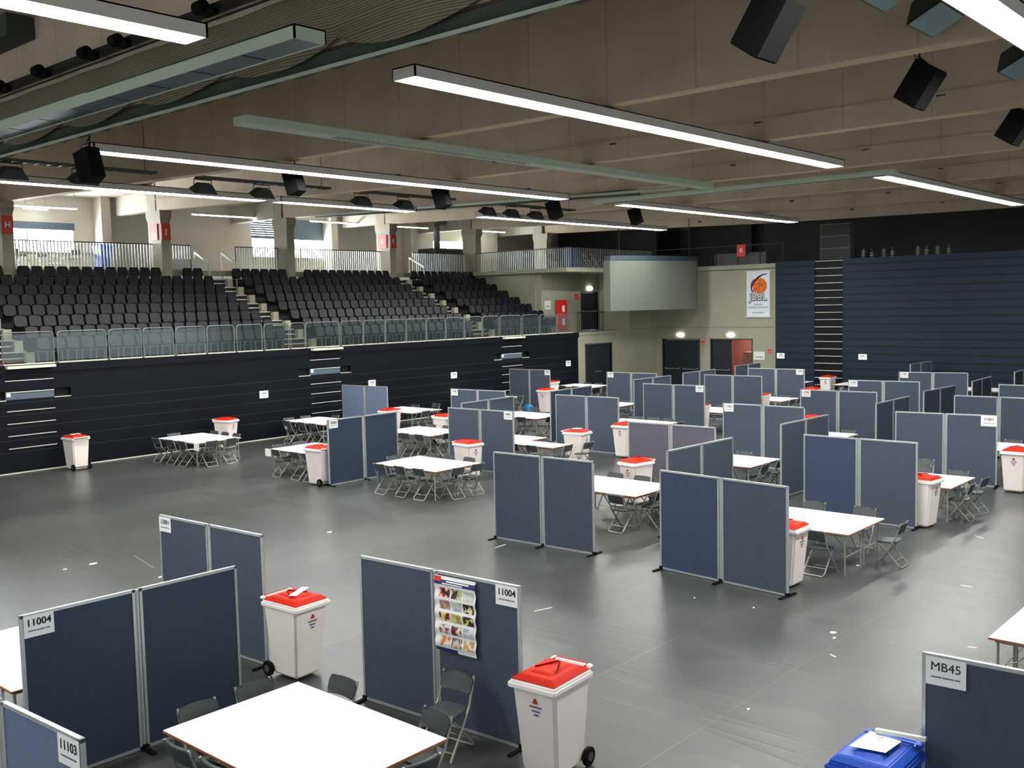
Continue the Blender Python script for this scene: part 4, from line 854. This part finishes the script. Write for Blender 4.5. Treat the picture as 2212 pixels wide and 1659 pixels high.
# ------------------------------------------------------------------ chairs (back-top centre x, y, facing)
DIR = {'E': 0, 'N': PI / 2, 'W': PI, 'S': -PI / 2}
CH = {
 'the large foreground table': [(5.3, 9.12, 'S'), (6.0, 9.16, 'S'), (6.72, 8.45, 'W'), (6.72, 7.0, 'W'), (4.62, 8.35, 'E'), (4.62, 7.75, 'E'), (5.85, 6.32, 'N')],
 'the open-floor table left of centre': [(16.75, 19.45, 'E'), (16.8, 18.75, 'E'), (16.8, 18.05, 'E'), (17.5, 17.3, 'N'), (18.2, 17.3, 'N'), (17.9, 20.2, 'S'), (18.85, 19.6, 'W'), (18.85, 18.95, 'W'), (18.85, 18.2, 'W')],
 'the lone grandstand wall table': [(16.2, 29.55, 'E'), (16.22, 28.75, 'E'), (16.25, 28.1, 'E'), (16.85, 27.28, 'N'), (17.55, 27.28, 'N'), (17.2, 30.15, 'S'), (18.35, 29.5, 'W'), (18.35, 28.85, 'W'), (18.35, 28.2, 'W')],
 'the table behind the left bin': [(16.8, 24.0, 'E'), (16.8, 23.1, 'E'), (16.8, 22.5, 'E'), (17.55, 24.85, 'S'), (18.25, 24.85, 'S')],
 'the table left of the pale screen': [(21.4, 29.8, 'E'), (21.4, 28.95, 'E'), (21.4, 28.3, 'E'), (22.1, 30.6, 'S'), (22.85, 30.6, 'S'), (23.6, 29.7, 'W')],
 'the table right of the pale screen': [(27.85, 29.9, 'W'), (28.75, 29.6, 'W'), (26.4, 27.75, 'N')],
 'the table right of the dark screen': [(21.35, 24.2, 'E'), (21.35, 23.5, 'E'), (21.35, 22.85, 'E'), (22.1, 22.28, 'N'), (23.5, 24.45, 'W'), (23.5, 23.7, 'W')],
 'the table left of the darkest screen': [(26.65, 23.2, 'E'), (26.65, 24.3, 'E'), (27.3, 22.38, 'N'), (28.85, 24.5, 'W')],
 'the offset pair beside the tall bin': [(23.65, 21.0, 'W'), (23.7, 20.2, 'W'), (21.42, 19.0, 'E'), (21.42, 18.3, 'E'), (22.1, 17.45, 'N'), (22.85, 17.3, 'N')],
 'the table beside the free-standing screen': [(16.85, 13.6, 'E'), (16.8, 12.1, 'E'), (17.75, 11.52, 'N'), (19.05, 13.65, 'W'), (19.05, 12.9, 'W'), (19.0, 12.3, 'W')],
 'the table by the two-tone screen': [(16.15, 7.45, 'E'), (17.65, 6.42, 'N'), (18.42, 9.45, 'S'), (18.55, 8.5, 'W'), (18.55, 7.5, 'W')],
 'the table behind the right-hand bin': [(24.0, 8.35, 'W'), (24.95, 8.6, 'W'), (23.65, 7.4, 'W'), (22.1, 6.62, 'N'), (23.0, 6.62, 'N')],
 'the table behind the low screen': [(23.65, 12.8, 'W'), (22.1, 11.38, 'N'), (22.9, 11.38, 'N')],
 'the table behind the large blue screen': [(28.1, 11.65, 'N'), (29.15, 12.3, 'W')],
 'the table behind the greyish screen': [(28.95, 19.8, 'W'), (28.95, 19.15, 'W'), (28.95, 18.5, 'W'), (28.3, 17.65, 'N')],
 'the table seen in the narrow gap': [(33.75, 19.2, 'W'), (32.8, 17.1, 'N')],
 'the table before the low door': [(33.4, 23.4, 'W'), (32.5, 22.3, 'N')],
 'the table before the far screens': [(38.35, 19.5, 'W'), (38.35, 18.9, 'W'), (36.9, 17.85, 'N'), (37.5, 17.85, 'N')],
 'the far table at the door wall': [(37.9, 30.3, 'E'), (37.9, 29.5, 'E'), (40.05, 30.4, 'W'), (40.05, 29.7, 'W'), (38.8, 28.4, 'N'), (39.5, 28.4, 'N')],
 'the far table by the grandstand wall': [(33.25, 29.6, 'W'), (33.25, 28.95, 'W'), (32.1, 28.45, 'N'), (32.7, 28.45, 'N')],
 'the tables at the navy bleacher': [(46.55, 19.3, 'W'), (46.55, 18.6, 'W'), (46.55, 17.8, 'W')],
 'the far table near the right edge': [(46.3, 12.6, 'W')],
 'the far table left of the tall bin': [(46.3, 22.3, 'W')],
 'the table at the right-edge bin': [(29.45, 7.8, 'W')],
 'the table cut by the left photo edge': [(4.9, 10.82, 'N')]}
SIDE = {'E': 'left side', 'W': 'far side', 'N': 'right end', 'S': 'left end'}
for dsc, L_c in CH.items():
    cnt = {}
    tot = {}
    for *_, f_ in L_c: tot[f_] = tot.get(f_, 0) + 1
    for bx, by, f_ in L_c:
        i = cnt.get(f_, 0); cnt[f_] = i + 1
        rz = DIR[f_] + random.uniform(-.10, .10); ox, oy = bx + .24 * math.cos(rz), by + .24 * math.sin(rz)
        pos = '' if tot[f_] == 1 else ORD[i] + ' '
        place('chair', (ox, oy, 0), rz, 'dark folding chair, %sat the %s of %s' % (pos, SIDE[f_], dsc), 'chair', 'dark folding chairs at ' + dsc)
place('chair', (7.36, 7.55, 0), PI + .12, 'dark folding chair standing against the foreground screen below the poster', 'chair')
# ------------------------------------------------------------------ bins
def B(x, y, f_, label, kind='bin', j=0): 
    c, s = math.cos(DIR[f_] + j), math.sin(DIR[f_] + j); return place(kind, (x, y, 0), DIR[f_] + j, label, 'bin', 'white wheelie bins with red lids' if kind == 'bin' else None)
B(7.74, 6.40, 'W', 'white bin with red lid in the foreground beside the poster screen', j=.08)
B(7.74, 10.73, 'S', 'white bin with red lid beside the screen left of the poster screen', j=.05)
B(14.1, 30.5, 'N', 'white bin with red lid at the grandstand wall, leftmost of all', j=.05)
B(19.4, 30.5, 'S', 'white bin with red lid behind the lone table at the grandstand wall', j=.3)
B(16.85, 21.98, 'N', 'white bin with red lid and black wheel left of the dark screen', j=.05)
B(19.8, 19.2, 'S', 'white bin with red lid beside the blue crate', j=-.1)
B(24.5, 27.7, 'W', 'white bin with red lid in front of the pale bluish screen')
B(24.15, 24.5, 'S', 'white bin with red lid half hidden behind a table left of centre')
B(33.9, 28.0, 'W', 'white bin with red lid at the end of the very dark slanting screen')
B(37.4, 30.6, 'W', 'white bin with red lid farthest back, near the black wall end')
B(23.3, 18.1, 'S', 'tall white bin with red and white lid in the middle of the hall', j=.15)
B(25.4, 17.85, 'W', 'white bin with red lid squeezed between two screens right of centre')
B(19.65, 13.5, 'W', 'white bin with red lid behind the table right of the middle screen', j=-.15)
B(21.08, 7.35, 'S', 'white bin with red lid beside the large deep blue screen', j=-.1)
B(26.1, 6.84, 'W', 'white bin with red lid and black wheel at the right photo edge')
B(15.42, 7.62, 'S', 'white bin with red lid almost hidden behind the two-tone screen', j=0)
B(45.6, 20.3, 'W', 'tall white bin with red lid in front of the bleacher stair column')
B(39.3, 18.15, 'W', 'white bin with only its red lid showing below the tall far bin')
B(31.3, 18.75, 'W', 'white bin with red lid in the narrow gap right of the taped screen')
B(36.0, 18.8, 'W', 'white bin with red lid at the right edge of the far screen')
B(29.95, 13.9, 'W', 'white bin with red lid just peeking over the slanting screen')
B(7.98, 3.12, 'W', 'blue bin in the lower right corner beside the MB45 screen', 'bin_blue', .0)
B(42.9, 33.2 - 1.2, 'W', 'dark blue bin on the gallery behind the barred railing', 'bin_navy'); bpy.context.view_layer.update()
gb = [o for o in C.objects if o.get('label', '').startswith('dark blue bin on the gallery')][0]; gb.location.z = 6.55; gb.location.x = 40.9
B(19.9, 39.7, 'S', 'bright blue bin on the gallery seen through the railing near the second pillar', 'bin_blue'); [o for o in C.objects if o.get('label', '').startswith('bright blue bin')][0].location.z = 6.5
# paper and foam on the blue bin
o = MB().add([(7.80, 3.28, 1.105), (7.86, 3.0, 1.105), (8.16, 2.98, 1.1), (8.2, 3.26, 1.1), (7.80, 3.28, 1.108), (7.86, 3.0, 1.108), (8.16, 2.98, 1.103), (8.2, 3.26, 1.103)], [(0, 1, 2, 3), (7, 6, 5, 4), (0, 4, 5, 1), (1, 5, 6, 2), (2, 6, 7, 3), (3, 7, 4, 0)]).build('paper_sheet', 'paper'); tag(o, 'white paper sheet lying on the blue bin lid', 'paper')
o = MB().box((-.05, -.2, 0), (.05, .2, .03)).build('foam_strip', 'foam', loc=(8.24, 3.02, 1.105)); o.rotation_euler = (0, .25, .2); tag(o, 'pale grey strip lying at the back of the blue bin lid', 'strip')
# white tape on lids
o = MB().box((-.2, -.05, 0), (.2, .05, .006)).build('paper_sheet', 'paper', loc=(7.80, 10.72, 1.092)); o.rotation_euler = (0, 0, .5); tag(o, 'crumpled white paper on the red lid of the bin left of the poster screen', 'paper')
o = MB().box((-.14, -.1, 0), (.14, .1, .006)).build('paper_sheet', 'paper', loc=(23.3, 18.1, 1.092)); tag(o, 'white paper on the red lid of the tall middle bin', 'paper')
o = MB().box((-.14, -.1, 0), (.14, .1, .006)).build('paper_sheet', 'paper', loc=(14.1, 30.5, 1.092)); tag(o, 'white paper on the red lid of the leftmost bin', 'paper')
o = MB().box((19.98, 19.55, 0), (20.35, 19.95, .75)).build('blue_crate', 'cyan', bevel=.02); tag(o, 'bright blue crate standing behind the bin left of centre', 'crate')
o = MB().box((33.4, 28.6, .6), (33.8, 28.95, .95)).build('blue_bag', 'cyan', bevel=.08, seg=3); tag(o, 'blue bag between the two far left bins', 'bag')
o.location.z = -.6
# black sacks
for i, (x, y) in enumerate(((43.2, 19.95), (43.5, 18.6))):
    b = MB(); n, m_ = 14, 9; v, fs = [], []
    for j in range(m_ + 1):
        a = PI * j / m_; 
        for k in range(n):
            q = 2 * PI * k / n; r_ = math.sin(a) ** .7 * (.36 + .05 * math.sin(5 * q + j)); v.append((r_ * math.cos(q), r_ * math.sin(q), .42 - .42 * math.cos(a)))
    for j in range(m_):
        for k in range(n): fs.append((j * n + k, j * n + (k + 1) % n, (j + 1) * n + (k + 1) % n, (j + 1) * n + k))
    o = MB().add(v, fs).build('rubbish_sack', 'sack', smooth=True, loc=(x, y, 0)); tag(o, 'black crumpled sack ' + ['left', 'right'][i] + ' of the tall far white bin', 'sack')
# floor litter ------------------------------------------------------------
for i, (px, py, s_) in enumerate(((1800, 1367, .06), (1802, 1379, .04), (1500, 1292, .03), (1628, 1313, .03), (1617, 1533, .03), (202, 1218, .09), (140, 1230, .05), (1853, 1222, .05), (347, 1247, .06), (712, 1150, .07))):
    p = at(px, py, 2, 0)
    P = [(s_ * random.uniform(.6, 1.1) * math.cos(k * PI / 3), s_ * random.uniform(.4, .9) * math.sin(k * PI / 3)) for k in range(6)]
    o = MB().plate(P, (0, 0, 0), (1, .2, 0), (-.2, 1, 0), .008).build('paper_scrap', 'paper', loc=(p.x, p.y, .001)); tag(o, 'tiny white scrap on the floor, ' + ['larger of the pair near the right floor seam', 'smaller of the pair near the right floor seam', 'left one in front of the two-tone screen', 'right one in front of the two-tone screen', 'right of the seam near the bottom', 'larger one at the left on the shiny floor', 'smaller one at the left photo edge', 'under the chair at the right table', 'at the left foot of the dark screen', 'on the bright reflection left of centre'][i], 'scrap', 'paper scraps on the floor')
for i, (a_, b_) in enumerate((((1793, 1413), (1805, 1419)), ((2075, 1264), (2100, 1268)), ((2105, 1157), (2124, 1163)), ((1155, 1320), (1192, 1312)), ((1070, 1183), (1092, 1176)), ((2090, 1397), (2110, 1399)), ((570, 1205), (640, 1180)), ((2020, 1170), (2100, 1190)), ((385, 1210), (425, 1230)), ((290, 1200), (330, 1226)))):
    p = at(*a_, 2, .002); q = at(*b_, 2, .002); o = MB().bar((0, 0, 0), q - p, .025, .002).build('tape_mark', 'paper2' if i < 6 else 'grey', loc=p)
    tag(o, 'thin tape mark on the dark floor, ' + ['left of the lower right seam', 'right of the seam by the right edge', 'near the bin by the right photo edge', 'right of the poster screen', 'at the feet of the free-standing middle screen', 'left of the table at the right edge', 'long one left of the free-standing middle screen', 'below the bin at the right edge', 'longer one at the far left', 'shorter one at the far left'][i], 'tape', 'tape marks on the floor')
# gallery furniture -------------------------------------------------------
for i, (x, y) in enumerate(((15.9, 40.0), (18.25, 40.0))):
    o = place('table', (x, y + .8, 6.5), -PI / 2, 'folding table on the gallery in front of the leftmost window, ' + ['left one', 'right one'][i], 'table')
for i, (x, y, rz) in enumerate(((16.4, 41.0, -PI / 2), (17.3, 41.0, -PI / 2), (18.1, 41.05, -PI / 2), (16.2, 39.55, PI / 2), (18.6, 39.5, PI / 2))):
    o = place('chair', (x, y, 6.5), rz, 'folding chair at the gallery tables, ' + ORD[i] + ' counted from the back left', 'chair', 'folding chairs on the gallery')
for i, (x, y) in enumerate(((40.6, 32.9), (42.2, 31.9), (42.9, 31.9))):
    place('chair', (x, y, 6.55), -PI / 2 + .2 * i, 'folding chair on the gallery behind the barred railing, ' + ['left of the blue bin', 'just right of the blue bin', 'farther right of the blue bin'][i], 'chair')
o = MB().box((52.84, 33.0, 7.6), (52.99, 34.6, 9.0)).build('dark_board', 'black'); tag(o, 'dark board on the back wall of the gallery above the platform door', 'board')
